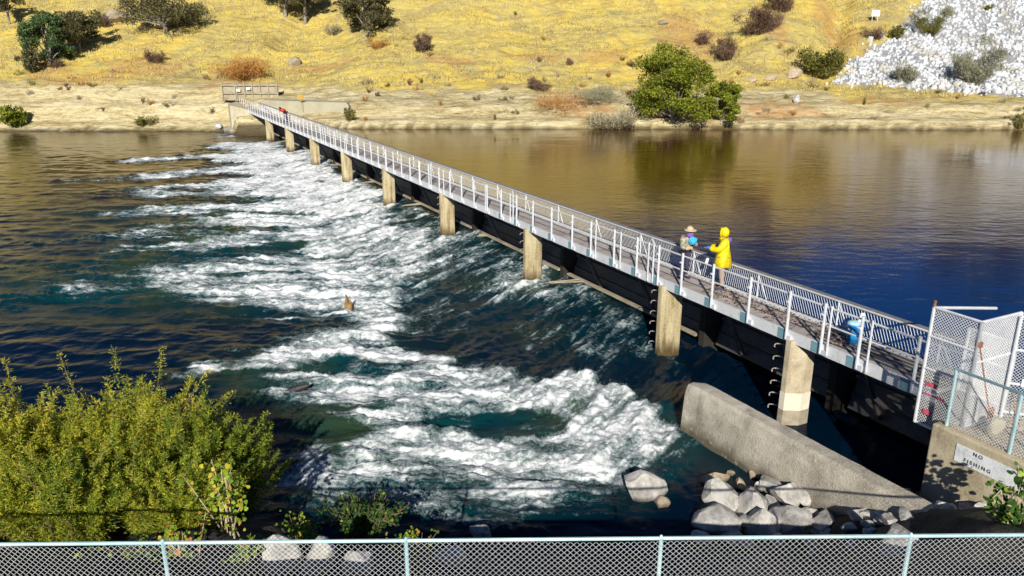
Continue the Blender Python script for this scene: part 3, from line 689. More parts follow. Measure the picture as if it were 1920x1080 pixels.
    if pose.get('long'):     # flared skirt of the coat, an open tapered shell
        b_ = MB(); VV = []; n = 20
        for z, a, b in ((1.16, .20, .165), (1.0, .235, .20), (.84, .265, .225), (.68, .295, .25), (.67, .28, .235), (.9, .22, .18)):
            VV += [(a * math.cos(6.2832 * j / n) * (1 + .04 * math.sin(j * 2.1)), b * math.sin(6.2832 * j / n) * (1 + .04 * math.cos(j * 1.7)), z + (.012 * math.sin(j * 1.3) if z < .7 else 0)) for j in range(n)]
        b_.add(VV, [(i * n + j, i * n + (j + 1) % n, (i + 1) * n + (j + 1) % n, (i + 1) * n + j) for i in range(5) for j in range(n)])
        setp(b_.build('coat_skirt', P_['coat'], None, True), t)
    for nm in 'rl':
        b_ = MB(); x = nodes['to' + nm][0][0] * .93
        b_.hexa([(x - .05, -.10, .0), (x + .05, -.10, 0), (x + .06, .18, 0), (x - .05, .18, 0)], [(x - .045, -.09, .12), (x + .045, -.09, .12), (x + .045, .14, .07), (x - .04, .14, .07)])
        setp(b_.build('shoe', P_['shoe'], None, bevel=.02), t)
    hd = Vector(nodes['head'][0])
    b_ = MB(); b_.hexa([hd + Vector(q) for q in ((-.014, .075, -.03), (.014, .075, -.03), (.006, .115, -.025), (-.006, .115, -.025))], [hd + Vector(q) for q in ((-.006, .08, .02), (.006, .08, .02), (.003, .09, .02), (-.003, .09, .02))])
    setp(b_.build('nose', skinm), t)
    for sg in (-1, 1): ell('eye', hd + Vector((sg * .032, .083, .018)), (.012, .008, .008), M['black'], t, seg=8)
    ell('mouth', hd + Vector((0, .082, -.05)), (.024, .007, .006), M['pinkp'], t, seg=8)
    return t, hd, hp
# person in the yellow raincoat
fp = B(5.05, -.55, DECK)
# find the spot on the deck straight under the hood
pt = OA + DD * 5.9 + NN * -.62
YL = P(1351, 541, DECK)
t, hd, hp = person((YL[0], YL[1], DECK + .002), R(78), 1.74, {'hands': {'r': (.13, .36, 1.17), 'l': (-.10, .40, 1.20)}, 'long': True, 'loose': .055},
    'person in a bright yellow hooded raincoat and pale trousers working at the railing', {'coat': M['yellow'], 'leg': M['trous'], 'shoe': M['navy']})
ell('hood', hd + Vector((0, -.045, .025)), (.120, .125, .155), M['yellow'], t, (R(-8), 0, 0))
b_ = MB(); q_ = [hd + Vector((.105 * math.cos(a_), .055 + .02 * math.cos(a_) ** 2, .02 + .13 * math.sin(a_))) for a_ in [6.2832 * k_ / 14 for k_ in range(15)]]; b_.path(q_, .022, 6); setp(b_.build('hood_rim', M['yellow'], None, True), t)
b_ = MB(); b_.path([hd + Vector((-.10, .02, -.13)), hd + Vector((0, .10, -.16)), hd + Vector((.10, .02, -.13))], .03, 6); setp(b_.build('collar', M['yellow'], None, True), t)
b_ = MB(); b_.path([Vector((-.20, .05, 1.42)), Vector((0, .20, 1.30)), Vector((.20, .17, 1.10))], .028, 6); setp(b_.build('strap', M['navy']), t)
for nm in 'rl': ell('glove', hp[nm][0] + hp[nm][1] * .05, (.052, .065, .040), M['bluegl'], t)
ell('shoulder_bag', Vector((.14, -.15, 1.40)), (.09, .07, .09), M['purple'], t, (0, .4, 0))
# person in the sun hat
WL = P(1281, 522, DECK)
t, hd, hp = person((WL[0], WL[1], DECK + .002), R(-150), 1.56, {'hands': {'r': (.15, .30, 1.12), 'l': (-.16, .30, 1.20)}, 'bend': .16, 'loose': .05},
    'person in a pale sun hat and mottled green and pink coat holding blue cloth', {'coat': M['camo'], 'leg': M['navy'], 'shoe': M['navy']})
ell('hat_crown', hd + Vector((0, .0, .085)), (.115, .125, .125), M['hat'], t, cut=-.02)
ell('hat_brim', hd + Vector((0, .02, .07)), (.20, .215, .035), M['hat'], t)
ell('scarf', hd + Vector((0, .02, -.10)), (.13, .12, .085), M['purple'], t)
b_ = MB()
cl = tag(rock('cloth_bundle', (0, 0, 0), (.15, .11, .17), M['cyan'], 9, .6, .3, 2), 'bright blue cloth bundle held by the person in the sun hat', 'cloth')
cl.parent = None; cl.location = Vector((WL[0] + .16, WL[1] - .22, DECK + 1.18))
cl = tag(rock('peach_pouch', (0, 0, 0), (.16, .10, .09), M['peach'], 19, .6, .3, 2), 'peach coloured pouch held at the waist of the person in the sun hat', 'pouch')
cl.parent = None; cl.location = Vector((WL[0] + .02, WL[1] - .34, DECK + 1.02))
# person in red further along
RL = B(63.5, -.55, DECK + .002)
t, hd, hp = person(RL, R(150), 1.7, {'hands': {'r': (.15, .55, 1.10), 'l': (-.15, .58, 1.15)}, 'bend': 1.05, 'loose': .07},
    'distant person in a red jacket bending over the footbridge railing', {'coat': M['red'], 'leg': M['navy'], 'shoe': M['navy']})
ell('hair', hd + Vector((0, -.02, .04)), (.10, .11, .11), M['hair'], t)

# blue bucket with a white bag stuffed into it
bl = P(1600, 644, DECK); t = empty('bucket', (bl[0], bl[1], DECK + .03)); tag(t, 'bright blue bucket with a white bag sticking out, standing on the deck', 'bucket')
m_ = MB(); n = 20
prof = [(.0, .0), (.150, .0), (.165, .12), (.175, .125), (.172, .25), (.185, .42), (.200, .43), (.200, .46), (.178, .46), (.170, .10), (0, .10)]
VV = [(r * math.cos(2 * math.pi * j / n), r * math.sin(2 * math.pi * j / n), z) for r, z in prof for j in range(n)]
FF = [(i * n + j, i * n + (j + 1) % n, (i + 1) * n + (j + 1) % n, (i + 1) * n + j) for i in range(len(prof) - 1) for j in range(n)]
m_.add(VV, FF); setp(m_.build('shell', surf('blue_plastic', (.01, .13, .50), (.02, .35, .75), 7, .35), None, True), t)
ell('liner', (-.04, 0, .47), (.16, .15, .07), surf('pale_blue_plastic', (.25, .50, .62), (.45, .66, .74), 9, .5), t)
m_ = MB(); m_.path([Vector((-.19, 0, .42)), Vector((-.20, -.10, .36)), Vector((0, -.22, .30)), Vector((.20, -.10, .36)), Vector((.19, 0, .42))], .006, 5); setp(m_.build('handle', M['galv']), t)
w_ = empty('paper_sack', (bl[0] + .09, bl[1], DECK + .50)); tag(w_, 'crumpled white sack standing up out of the blue bucket', 'sack')
m_ = MB(); m_.hexa([(-.08, -.05, 0), (.08, -.06, 0), (.07, .06, 0), (-.07, .05, 0)], [(-.02, -.03, .27), (.09, -.02, .25), (.08, .02, .24), (-.01, .03, .25)]); setp(m_.build('bag', M['signw'], None, bevel=.02), w_)
# small white bottle hanging at the rail near the yellow coat
q = P(1324, 489, 3.05)
m_ = MB(); m_.tube(Vector(q) + Vector((0, 0, -.10)), Vector(q) + Vector((.05, 0, .10)), .045, 8); m_.tube(Vector(q) + Vector((.05, 0, .10)), Vector(q) + Vector((.06, 0, .15)), .018, 8)
tag(m_.build('bottle', M['signw']), 'small white bottle hooked on the railing beside the yellow coat', 'bottle')
# brown leaf shaped flecks on the deck
rl = np.random.RandomState(3); n = 420
sv = np.stack([rl.uniform(1.8, 6.8, n), np.clip(rl.normal(-.45, .22, n), VF + .15, VN - .1)], -1); pc = OA + sv[:, :1] * DD + sv[:, 1:] * NN
def quads(C, D, W, hl, hw):
    """leaf shaped quads"""
    hl = np.asarray(hl).reshape(-1, 1); hw = np.asarray(hw).reshape(-1, 1)
    V = np.stack([C - D * hl, C + W * hw - D * hl * .1, C + D * hl, C - W * hw - D * hl * .1], 1).reshape(-1, 3)
    return V, np.arange(len(C) * 4).reshape(-1, 4)
def leaves(name, C, D, hl, hw, tint, m, parent, rs):
    W = np.cross(D, rdir(rs, len(C))); W /= np.linalg.norm(W, axis=1, keepdims=True) + 1e-9
    V, F = quads(C, D, W, hl, hw)
    o = npmesh(name, V, F, m, None, False, {'tint': ('FLOAT', np.repeat(np.clip(tint, 0, 1), 4))})
    if parent is not None: setp(o, parent)
    return o
D = rdir(rl, n); D[:, 2] *= .3
o = leaves('deck_flecks', np.column_stack([pc, np.full(n, DECK + .03) + rl.uniform(0, .05, n)]), D, np.full(n, .045), np.full(n, .025), rl.uniform(0, 1, n), M['lf_brown'], None, rl)
tag(o, 'small brown leaf shaped flecks scattered on the footbridge deck', 'leaf litter', kind='stuff')

# ---------------------------------------------------------------- chain link
def chainlink(mb, fn, L_, H_, pitch, r):
    """fn(u, w) -> point; wires run both diagonals clipped to the panel"""
    k = -H_
    while k < L_:
        for sgn in (1, -1):
            if sgn == 1: u0, w0, u1, w1 = k, 0, k + H_, H_
            else: u0, w0, u1, w1 = k, H_, k + H_, 0
            if u0 < 0: w0 += (0 - u0) * sgn; u0 = 0
            if u1 > L_: w1 -= (u1 - L_) * sgn; u1 = L_
            if u1 - u0 > .01: mb.tube(fn(u0, w0), fn(u1, w1), r, 3)
        k += pitch
    return mb
# ---------------------------------------------------------------- near fence at the bottom of the picture
RZ = P(960, 1013, 0)[2]; FY = 7.97; RAIL = Zat(FY, 1012.5); GZ = 1.9
nf = empty('chain_link_fence', (0, FY, GZ)); tag(nf, 'chain link fence with pale blue top rail along the near edge', 'fence')
def fyl(x): return FY + .028 * x * .5
XL, XR = -11.0, 7.4
m_ = MB(); m_.tube((XL, fyl(XL), RAIL - .004), (XR, fyl(XR), RAIL + .012), .024, 8); m_.build('top_rail', M['railblue'], nf)
zf = 10.0
for px in (310, 762, 1240, 1712, -140, -590):
    x = (px - 960) / FPX * (FY * math.cos(PITCH) + (CAMZ - RAIL) * math.sin(PITCH))
    m_ = MB(); m_.tube((x, fyl(x) - .01, GZ), (x, fyl(x) - .01, RAIL + .03), .026, 8)
    m_.tube((x, fyl(x) - .01, RAIL + .03), (x, fyl(x) - .01, RAIL + .06), .030, 8, .012); m_.build('post', M['railblue'], nf)
m_ = MB(); m_.tube((XR, fyl(XR), GZ), (XR, fyl(XR), RAIL + .05), .032, 8); m_.build('post', M['railblue'], nf)
m_ = MB(); chainlink(m_, lambda u, w: Vector((XL + u + .008 * math.sin(u * 2.3 + w * 3), fyl(XL + u) - .03 + .02 * math.sin(u * 1.9), GZ + w + .006 * math.sin(u * 3.1))), XR - XL, RAIL - .01 - GZ, .075, .0029); m_.build('wire_mesh', M['galvwire'], nf)
# fence leg running back toward the camera from the corner (its shadow falls on the training wall)
m_ = MB(); m_.tube((XR, fyl(XR), RAIL), (XR + 1.2, 5.2, RAIL), .024, 8); m_.build('return_rail', M['railblue'], nf)

# near bank: parapet wall under the fence, rubble slope to the water
def bankz(X, Y):
    shore = 11.3 + .5 * gn(X * .5, X * 0, 77) + 2.3 * sst(-2.6, -4.2, X) + 1.3 * sst(3.0, 4.6, X) + .8 * sst(6.4, 7.4, X)
    t = (shore - Y)
    z = np.interp(t, [-3, 0, 1.0, 1.8, 3.4, 5.0], [-1.6, -.06, .25, .75, 1.6, 1.9]) + .34 * fbm(X * 1.1, Y * 1.1, 5, 88)
    return z + .55 * sst(5.4, 6.4, X) * sst(16, 13.5, Y)
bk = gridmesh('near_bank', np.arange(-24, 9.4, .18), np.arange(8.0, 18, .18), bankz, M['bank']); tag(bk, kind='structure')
m_ = MB(); m_.hexa([(-40, 7.2, -1), (9.5, 7.2, -1), (9.5, 8.12, -1), (-40, 8.02, -1)], [(-40, 7.2, 2.66), (9.5, 7.2, 2.66), (9.5, 8.12, 2.66), (-40, 8.02, 2.66)])
# the ground stands up to the parapet, the fence is carried on its far face
nfw = m_.build('retaining_wall', M['concgrey']); tag(nfw, 'low grey retaining wall under the near chain link fence', 'wall')
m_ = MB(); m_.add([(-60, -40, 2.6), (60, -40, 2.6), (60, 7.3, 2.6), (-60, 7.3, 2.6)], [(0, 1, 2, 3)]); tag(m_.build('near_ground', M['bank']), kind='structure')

# ---------------------------------------------------------------- training wall in the water
W0 = P(1288, 716, 1.27); W1 = P(1715, 952, 1.25)
tw = Vector(W1) - Vector(W0); tl = tw.length; td = tw.normalized(); tn = Vector((-td.y, td.x, 0))    # tn = toward the channel
if tn.x < 0: tn = -tn
m_ = MB(); segs = 26
ring = []
rw = random.Random(2)
V, F = [], []
for i_ in range(segs + 1):
    a = i_ / segs * (tl + 1.0); c = Vector(W0) + td * a; o1 = .05 * math.exp(-((a) / .25) ** 2)
    w = 0.30 * min(1, .45 + a * 2.2)
    lo = -.8
    prof = [(-.10 - .05, lo), (-.09, .18), (-.05, .9), (.0, 1.17 - o1), (.06, 1.25 - o1), (.06 + w, 1.27 - o1), (.06 + w + .02, lo)]
    for u, z in prof:
        j = rw.uniform(-.008, .008); p = c + tn * (u + j); V.append((p.x, p.y, z - a * .0 + rw.uniform(-.006, .006)))
k = 7
for i_ in range(segs):
    for j in range(k - 1): F.append((i_ * k + j, (i_ + 1) * k + j, (i_ + 1) * k + j + 1, i_ * k + j + 1))
F.append(tuple(range(k))); F.append(tuple(range(segs * k, segs * k + k))[::-1])
m_.add(V, F); tag(m_.build('training_wall', M['concgrey']), 'long low weathered concrete wall slanting through dark water below the piers', 'wall')

# ---------------------------------------------------------------- near abutment with sign, cage and gate
C0 = P(1748, 793, 2.36); C1 = P(1920, 871, 2.36)
ad = (Vector(C1) - Vector(C0)); ad.z = 0; ad.normalize(); an = Vector((ad.y, -ad.x, 0))
if an.x > 0: an = -an       # an: outward (towards the tail water)
C0 = Vector(C0)
ab = empty('near_abutment', C0); tag(ab, 'tan concrete abutment block at the near end of the footbridge', 'abutment')
def AB(u, w, z): return C0 + ad * u - an * w + Vector((0, 0, z - C0.z))
m_ = MB(); m_.hexa([AB(0, 0, -1), AB(6, 0, -1), AB(6, .34, -1), AB(0, .34, -1)], [AB(0, 0, 2.36), AB(6, 0, 2.36), AB(6, .34, 2.36), AB(0, .34, 2.36)]); m_.build('front_wall', M['conc'], ab, bevel=.03)
m_ = MB(); m_.hexa([AB(.02, .345, -1), AB(6, .345, -1), AB(6, 4.5, -1), AB(.02, 4.5, -1)], [AB(.02, .345, 2.22), AB(6, .345, 2.22), AB(6, 4.5, 2.22), AB(.02, 4.5, 2.22)])
m_.build('floor_slab', surf('gravelly_concrete', (.22, .18, .12), (.48, .42, .32), 9, .95, 0, .03, 45, (.62, .57, .48)), ab)
m_ = MB(); m_.hexa([AB(-.05, 1.0, 1.4), AB(.02, 1.0, 1.4), AB(.02, 3.4, 1.4), AB(-.05, 3.4, 1.4)], [AB(-.05, 1.0, 2.25), AB(.02, 1.0, 2.25), AB(.02, 3.4, 2.25), AB(-.05, 3.4, 2.25)]); m_.build('end_plate', M['darksteel'], ab)
# sign
sg = empty('no_fishing_sign', AB(.5, 0, 1.9)); tag(sg, 'faded white NO FISHING sign painted panel on the concrete abutment wall', 'sign')
def facepix(px, py):     # point of the wall face seen through a picture point
    a = (px - 960) / FPX; b = (540 - py) / FPX
    d = Vector((a, math.cos(PITCH) + b * math.sin(PITCH), -math.sin(PITCH) + b * math.cos(PITCH))); o = Vector((0, 0, CAMZ))
    return o + d * ((C0 - o).dot(an) / d.dot(an))
s0 = facepix(1795, 831); s1 = facepix(1789, 862)
u0 = (s0 - C0).dot(ad); zt, zb = s0.z, s1.z
m_ = MB(); m_.hexa([AB(u0, -.012, zb), AB(u0 + 2.2, -.012, zb), AB(u0 + 2.2, -.002, zb), AB(u0, -.002, zb)], [AB(u0, -.012, zt), AB(u0 + 2.2, -.012, zt), AB(u0 + 2.2, -.002, zt), AB(u0, -.002, zt)]); m_.build('board', M['signw'], sg)
def text(s, size, loc, m, parent, name, xd, al='CENTER'):
    cu = bpy.data.curves.new(name, 'FONT'); cu.body = s; cu.size = size; cu.align_x = al; cu.extrude = .001; cu.space_character = 1.5; cu.offset = .002
    o = bpy.data.objects.new(name, cu); COL.objects.link(o)
    me = bpy.data.meshes.new_from_object(o); COL.objects.unlink(o); bpy.data.objects.remove(o)
    z = Vector((0, 0, 1)); nrm = xd.cross(z)
    Mx = Matrix((xd, z, nrm)).transposed().to_4x4(); Mx.translation = loc; me.transform(Mx)
    return link(name, me, m, parent)
cN = facepix(1834, 858); uN = (cN - C0).dot(ad)
text('NO', .095, AB(uN, -.016, cN.z), M['black'], sg, 'lettering', ad)
cF = facepix(1832, 876); uF = (cF - C0).dot(ad)
text('FISHING', .095, AB(uF, -.016, cF.z), M['black'], sg, 'lettering', ad)
# rubble lump of concrete on the slab
q = P(1868, 800, 2.4); tag(rock('concrete_lump', (q[0], q[1], 2.40), (.20, .16, .24), M['conclight'], 5, .2, .4, 2), 'pale broken concrete lump lying on the abutment slab', 'concrete lump')

# wing cage: chain link panels closing off the end of the footbridge
cg = empty('security_cage', P(1760, 700, 2.4)); tag(cg, 'rusty galvanised chain link cage closing the near end of the footbridge', 'cage')
b0 = P(1715, 790, 2.0); bY = b0[1]; zt = Zat(bY, 576)
A0 = Vector((b0[0], b0[1], 0)); A1 = A0 + ad * .92
ztop = zt
def pt(A, u, z, dirv): return A + dirv * u + Vector((0, 0, z))
def panel(A, dirv, Ln, z0, z1, rails, name, mesh=True, pitch=.062, r=.0050, tr=.032):
    for u in (0, Ln):
        b_ = MB(); b_.tube(pt(A, u, z0, dirv), pt(A, u, z1, dirv), tr, 8); b_.build('post', M['galv'], cg)
    for z in rails: b_ = MB(); b_.tube(pt(A, 0, z, dirv), pt(A, Ln, z, dirv), tr * .8, 7); b_.build('frame_rail', M['galv'], cg)
    if mesh:
        b_ = MB(); chainlink(b_, lambda u, w: pt(A, u, z0 + .02 + w, dirv), Ln, z1 - z0 - .04, pitch, r); b_.build(name, M['galvwire'], cg)
zl = 2.0
panel(A0, ad, .92, zl, ztop, [zl, Zat(bY - .3, 700), Zat(bY - .3, 640), ztop], 'wire_mesh')
up = Vector((-an.x, -an.y, 0)); panel(A0 + up * 1.2, ad, .92, 2.42, ztop - .62, [2.45, 3.2, ztop - .62], 'wire_mesh')
panel(A1, up, 1.15, 2.25, ztop, [2.3, 2.3 + (ztop - 2.3) * .62, ztop], 'wire_mesh')
b_ = MB(); b_.tube(pt(A0, 0, ztop - .01, up), pt(A0, 1.95, 0, up) + Vector((0, 0, Zat(pt(A0, 1.95, 0, up).y, 578))), .03, 7); b_.build('top_brace', M['galv'], cg)
b_ = MB(); b_.tube(pt(A0, 0, ztop - .05, up), pt(A0, 0, ztop + .13, up), .028, 7); b_.build('rusty_cap', M['rust'], cg)
b_ = MB(); b_.tube(pt(A1, .05, ztop - .45, up), pt(A1, .75, 2.45, up), .018, 6); b_.build('brace', M['rust'], cg)
b_ = MB(); b_.box(pt(A1, .78, 2.42, up), (.10, .10, .22)); b_.box(pt(A1, .03, ztop - .42, up), (.09, .09, .10)); b_.build('rusty_bracket', M['rust'], cg)
b_ = MB(); b_.box(pt(A0, .30, zl + .66, ad) + an * .02, (.42, .01, .035), (ad, an, Vector((0, 0, 1)))); b_.box(pt(A0, .22, zl + .30, ad) + an * .02, (.16, .01, .10), (ad, an, Vector((0, 0, 1))))
b_.box(pt(A0, .22, zl + .86, ad) + an * .02, (.22, .01, .08), (ad, an, Vector((0, 0, 1)))); b_.build('red_marks', M['pinkp'], cg)
# gate beside the cage
gt = empty('cage_gate', P(1890, 700, 2.4)); tag(gt, 'white framed chain link gate standing right of the cage, cut by the frame', 'gate')
G0 = P(1876, 782, 2.3); G0 = Vector((G0[0], G0[1], 0)); gz = Zat(G0.y, 594); cg_ = cg; cg = gt
gdir = (ad * .75 + up * .66).normalized()
panel(G0, gdir, 1.0, 2.3, gz, [2.42, 2.3 + (gz - 2.3) * .35, 2.3 + (gz - 2.3) * .68, gz], 'wire_mesh')
b_ = MB(); b_.box(pt(G0, .45, 3.05, gdir) - up * .05, (.42, .01, .16), (gdir, gdir.cross(Vector((0, 0, 1))), Vector((0, 0, 1)))); b_.build('notice_plate', M['signw'], gt)
# guard fence on the abutment wall
gf = empty('guard_fence', AB(.2, .15, 2.36)); tag(gf, 'low chain link guard fence with teal corner post on the abutment wall', 'fence'); cg = gf
Gp = AB(.18, .14, 0); Gp.z = 0; gzt = Zat(Gp.y, 692)
for u in (0, 1.15, 2.3):
    b_ = MB(); b_.tube(pt(Gp, u, 2.36, ad), pt(Gp, u, gzt, ad), .030, 8); b_.build('post', M['railblue'], gf)
b_ = MB(); b_.tube(pt(Gp, 0, gzt, ad), pt(Gp, 3.4, gzt, ad), .026, 8); b_.build('top_rail', surf('dull_teal_rail', (.12, .24, .27), (.26, .40, .44), 3, .5, .2), gf)
b_ = MB(); chainlink(b_, lambda u, w: pt(Gp, u, 2.38 + w, ad), 3.4, gzt - 2.40, .062, .0032); b_.build('wire_mesh', M['galvwire'], gf)
b_ = MB(); b_.path([pt(Gp, .1, 3.0, ad), pt(Gp, .5, 2.55, ad) - an * .1, pt(Gp, .85, 2.27, ad) - an * .25, pt(Gp, 1.2, 2.25, ad) - an * .12, pt(Gp, 1.35, 2.26, ad)], .011, 5)
tag(b_.build('cable', M['black']), 'loose black cable trailing over the abutment slab', 'cable')
b_ = MB(); b_.path([pt(G0, .1, 2.9, gdir), pt(G0, .3, 2.5, gdir) + an * .2, pt(G0, .5, 2.27, gdir) + an * .35], .012, 5)
tag(b_.build('cable', M['rust']), 'reddish cable hanging down from the cage gate', 'cable')

# ---------------------------------------------------------------- far abutment
fa = empty('far_abutment', B(82, 0, 0)); tag(fa, 'pale concrete abutment with curved wing wall at the far end of the footbridge', 'abutment')
m_ = MB(); Xa = [P(442, 240, 0), P(452, 240, 0), P(480, 238, 0)]
def arc(pts_, z0, z1, th, m, name, top=None):
    V, F = [], []
    for i_, p in enumerate(pts_):
        zt_ = z1 if top is None else top[i_]
        V += [(p[0], p[1], z0), (p[0], p[1], zt_), (p[0] + .0, p[1] + th, zt_), (p[0], p[1] + th, z0)]
    for i_ in range(len(pts_) - 1):
        for j in range(4): F.append((i_ * 4 + j, (i_ + 1) * 4 + j, (i_ + 1) * 4 + (j + 1) % 4, i_ * 4 + (j + 1) % 4))
    F += [(0, 1, 2, 3), tuple(range(len(V) - 4, len(V)))[::-1]]
    return MB().add(V, F).build(name, m, fa)
wallp = [(-31.2, 89.5), (-31.0, 86.5), (-30.2, 84.8), (-28.6, 84.3), (-27.6, 84.6)]
arc(wallp, -.8, 2.9, 3.5, M['conclight'], 'downstream_wing', [2.95, 2.95, 2.9, 2.6, 2.3])
arc([(-31.6, 86.0), (-30.9, 84.3), (-30.0, 83.6), (-28.4, 83.4)], -.8, .5, 2.5, M['concgrey'], 'footing')
arc([(-27.2, 86.6), (-24.0, 84.9), (-17.2, 82.3), (-16.2, 82.6)], -.5, 2.9, 6.0, surf('smooth_grey_wall', (.36, .34, .24), (.46, .43, .33), .8, .9, 0, .01, 9), 'upstream_wing', [3.35, 3.35, 3.35, 1.8])
for x_, lb in ((-33.5, 0), (-29.0, 1)): pass
fg = empty('far_enclosure', (-29, 88, 3)); tag(fg, 'weathered post and panel enclosure on the far bank behind the footbridge end', 'enclosure')
eL, eR = P(415, 190, 3.0), P(525, 190, 3.0)
ey = 89.2; ex = lambda px: (px - 960) / FPX * (ey * math.cos(PITCH) + 5 * math.sin(PITCH))
zz_ = lambda py: Zat(ey, py)
M['boards'] = surf('weathered_boards', (.24, .21, .14), (.44, .39, .28), 1.2, .9, 0, .02, 10)
for px in (417, 441, 444, 459, 473, 488, 503, 520):
    m_ = MB(); m_.box((ex(px), ey, (zz_(190) + zz_(154)) / 2), (.12, .12, zz_(154) - zz_(190))); m_.build('post', M['boards'], fg)
for py in (160, 175, 187):
    m_ = MB(); m_.box((ex(469), ey - .08, zz_(py)), (ex(522) - ex(416), .05, .12)); m_.build('rail', M['rockd'], fg)
m_ = MB(); m_.box((ex(469), ey + .12, (zz_(189) + zz_(158)) / 2), (ex(522) - ex(416), .05, zz_(158) - zz_(189))); m_.build('panel', M['boards'], fg)
for px, py, nm in ((448, 169, 'lower'), (467, 166, 'upper')):
    m_ = MB(); m_.box((ex(px), ey - .17, zz_(py)), (.46, .03, .28)); tag(m_.build('warning_sign', M['signw']), '%s white plate fixed to the far enclosure fence' % ('left, slightly lower' if nm == 'lower' else 'right, slightly larger'), 'sign')
q = P(581, 182, 3.6)
m_ = MB(); m_.box((q[0], 83.6, Zat(83.6, 182)), (.55, .06, .50)); m_.tube((q[0], 83.65, Zat(83.6, 205)), (q[0], 83.65, Zat(83.6, 182)), .03, 6); tag(m_.build('marker_sign', surf('orange_plate', (.42, .24, .03), (.55, .36, .06), 6, .6)), 'small orange square sign above the far grey wing wall', 'sign')
# white sign on the hill
h = onhill(1640, 40); t = empty('hill_sign', h); tag(t, 'small white sign on posts standing high on the grass slope by the rubble', 'sign')
m_ = MB(); m_.box(h + Vector((0, 0, 1.0)), (1.05, .05, .75)); m_.build('panel', M['signw'], t)
for dx in (-.35, .35): m_ = MB(); m_.tube(h + Vector((dx, .04, -.2)), h + Vector((dx, .04, 1.3)), .04, 6); m_.build('leg', M['galv'], t)

# ---------------------------------------------------------------- rocks
for px, py, w, hgt, dp, m, sd, lab in [
    (553, 122, 1.25, .95, .9, 'rockd', 11, 'large rounded grey boulder on the grass slope above the far enclosure'),
    (1410, 152, 1.0, .42, .7, 'rockt', 12, 'flat pale boulder, left one of three at the foot of the grass slope'),
    (1446, 150, .9, .5, .7, 'rockt', 13, 'middle boulder of three at the foot of the grass slope'),
    (1488, 144, 1.25, .75, .9, 'rockt', 14, 'largest brown boulder beside the olive bush on the far bank'),
    (1494, 190, .75, .55, .6, 'rockg', 15, 'single light grey stone below the olive bush'),
    (592, 162, .01, .01, .01, 'rockg', 16, None), (1243, 45, .9, .5, .6, 'rockd', 17, 'half buried grey stone high on the slope above the green tree'),
    (220, 38, 2.6, 1.4, 1.2, 'rockd', 18, 'grey rock outcrop on the left slope between the oaks'), (95, 220, .01, .01, .01, 'rockd', 19, None),
    (690, 75, .9, .4, .6, 'rockd', 20, 'grey stone in the grass under the dark oak'), (410, 238, .8, .35, .5, 'rockw', 21, 'white stones at the waterline left of the far abutment'),
    (1240, 215, 1.5, .8, .9, 'rockt', 22, 'tan boulder under the big green willow on the far shore'), (1050, 232, .01, .01, .01, 'rockt', 23, None)]:
    if not lab: continue
    h = onhill(px, py); tag(rock('boulder', h + Vector((0, 0, hgt * .35)), (w, dp, hgt), M[m], sd, .35, sd * .7), lab, 'rock')
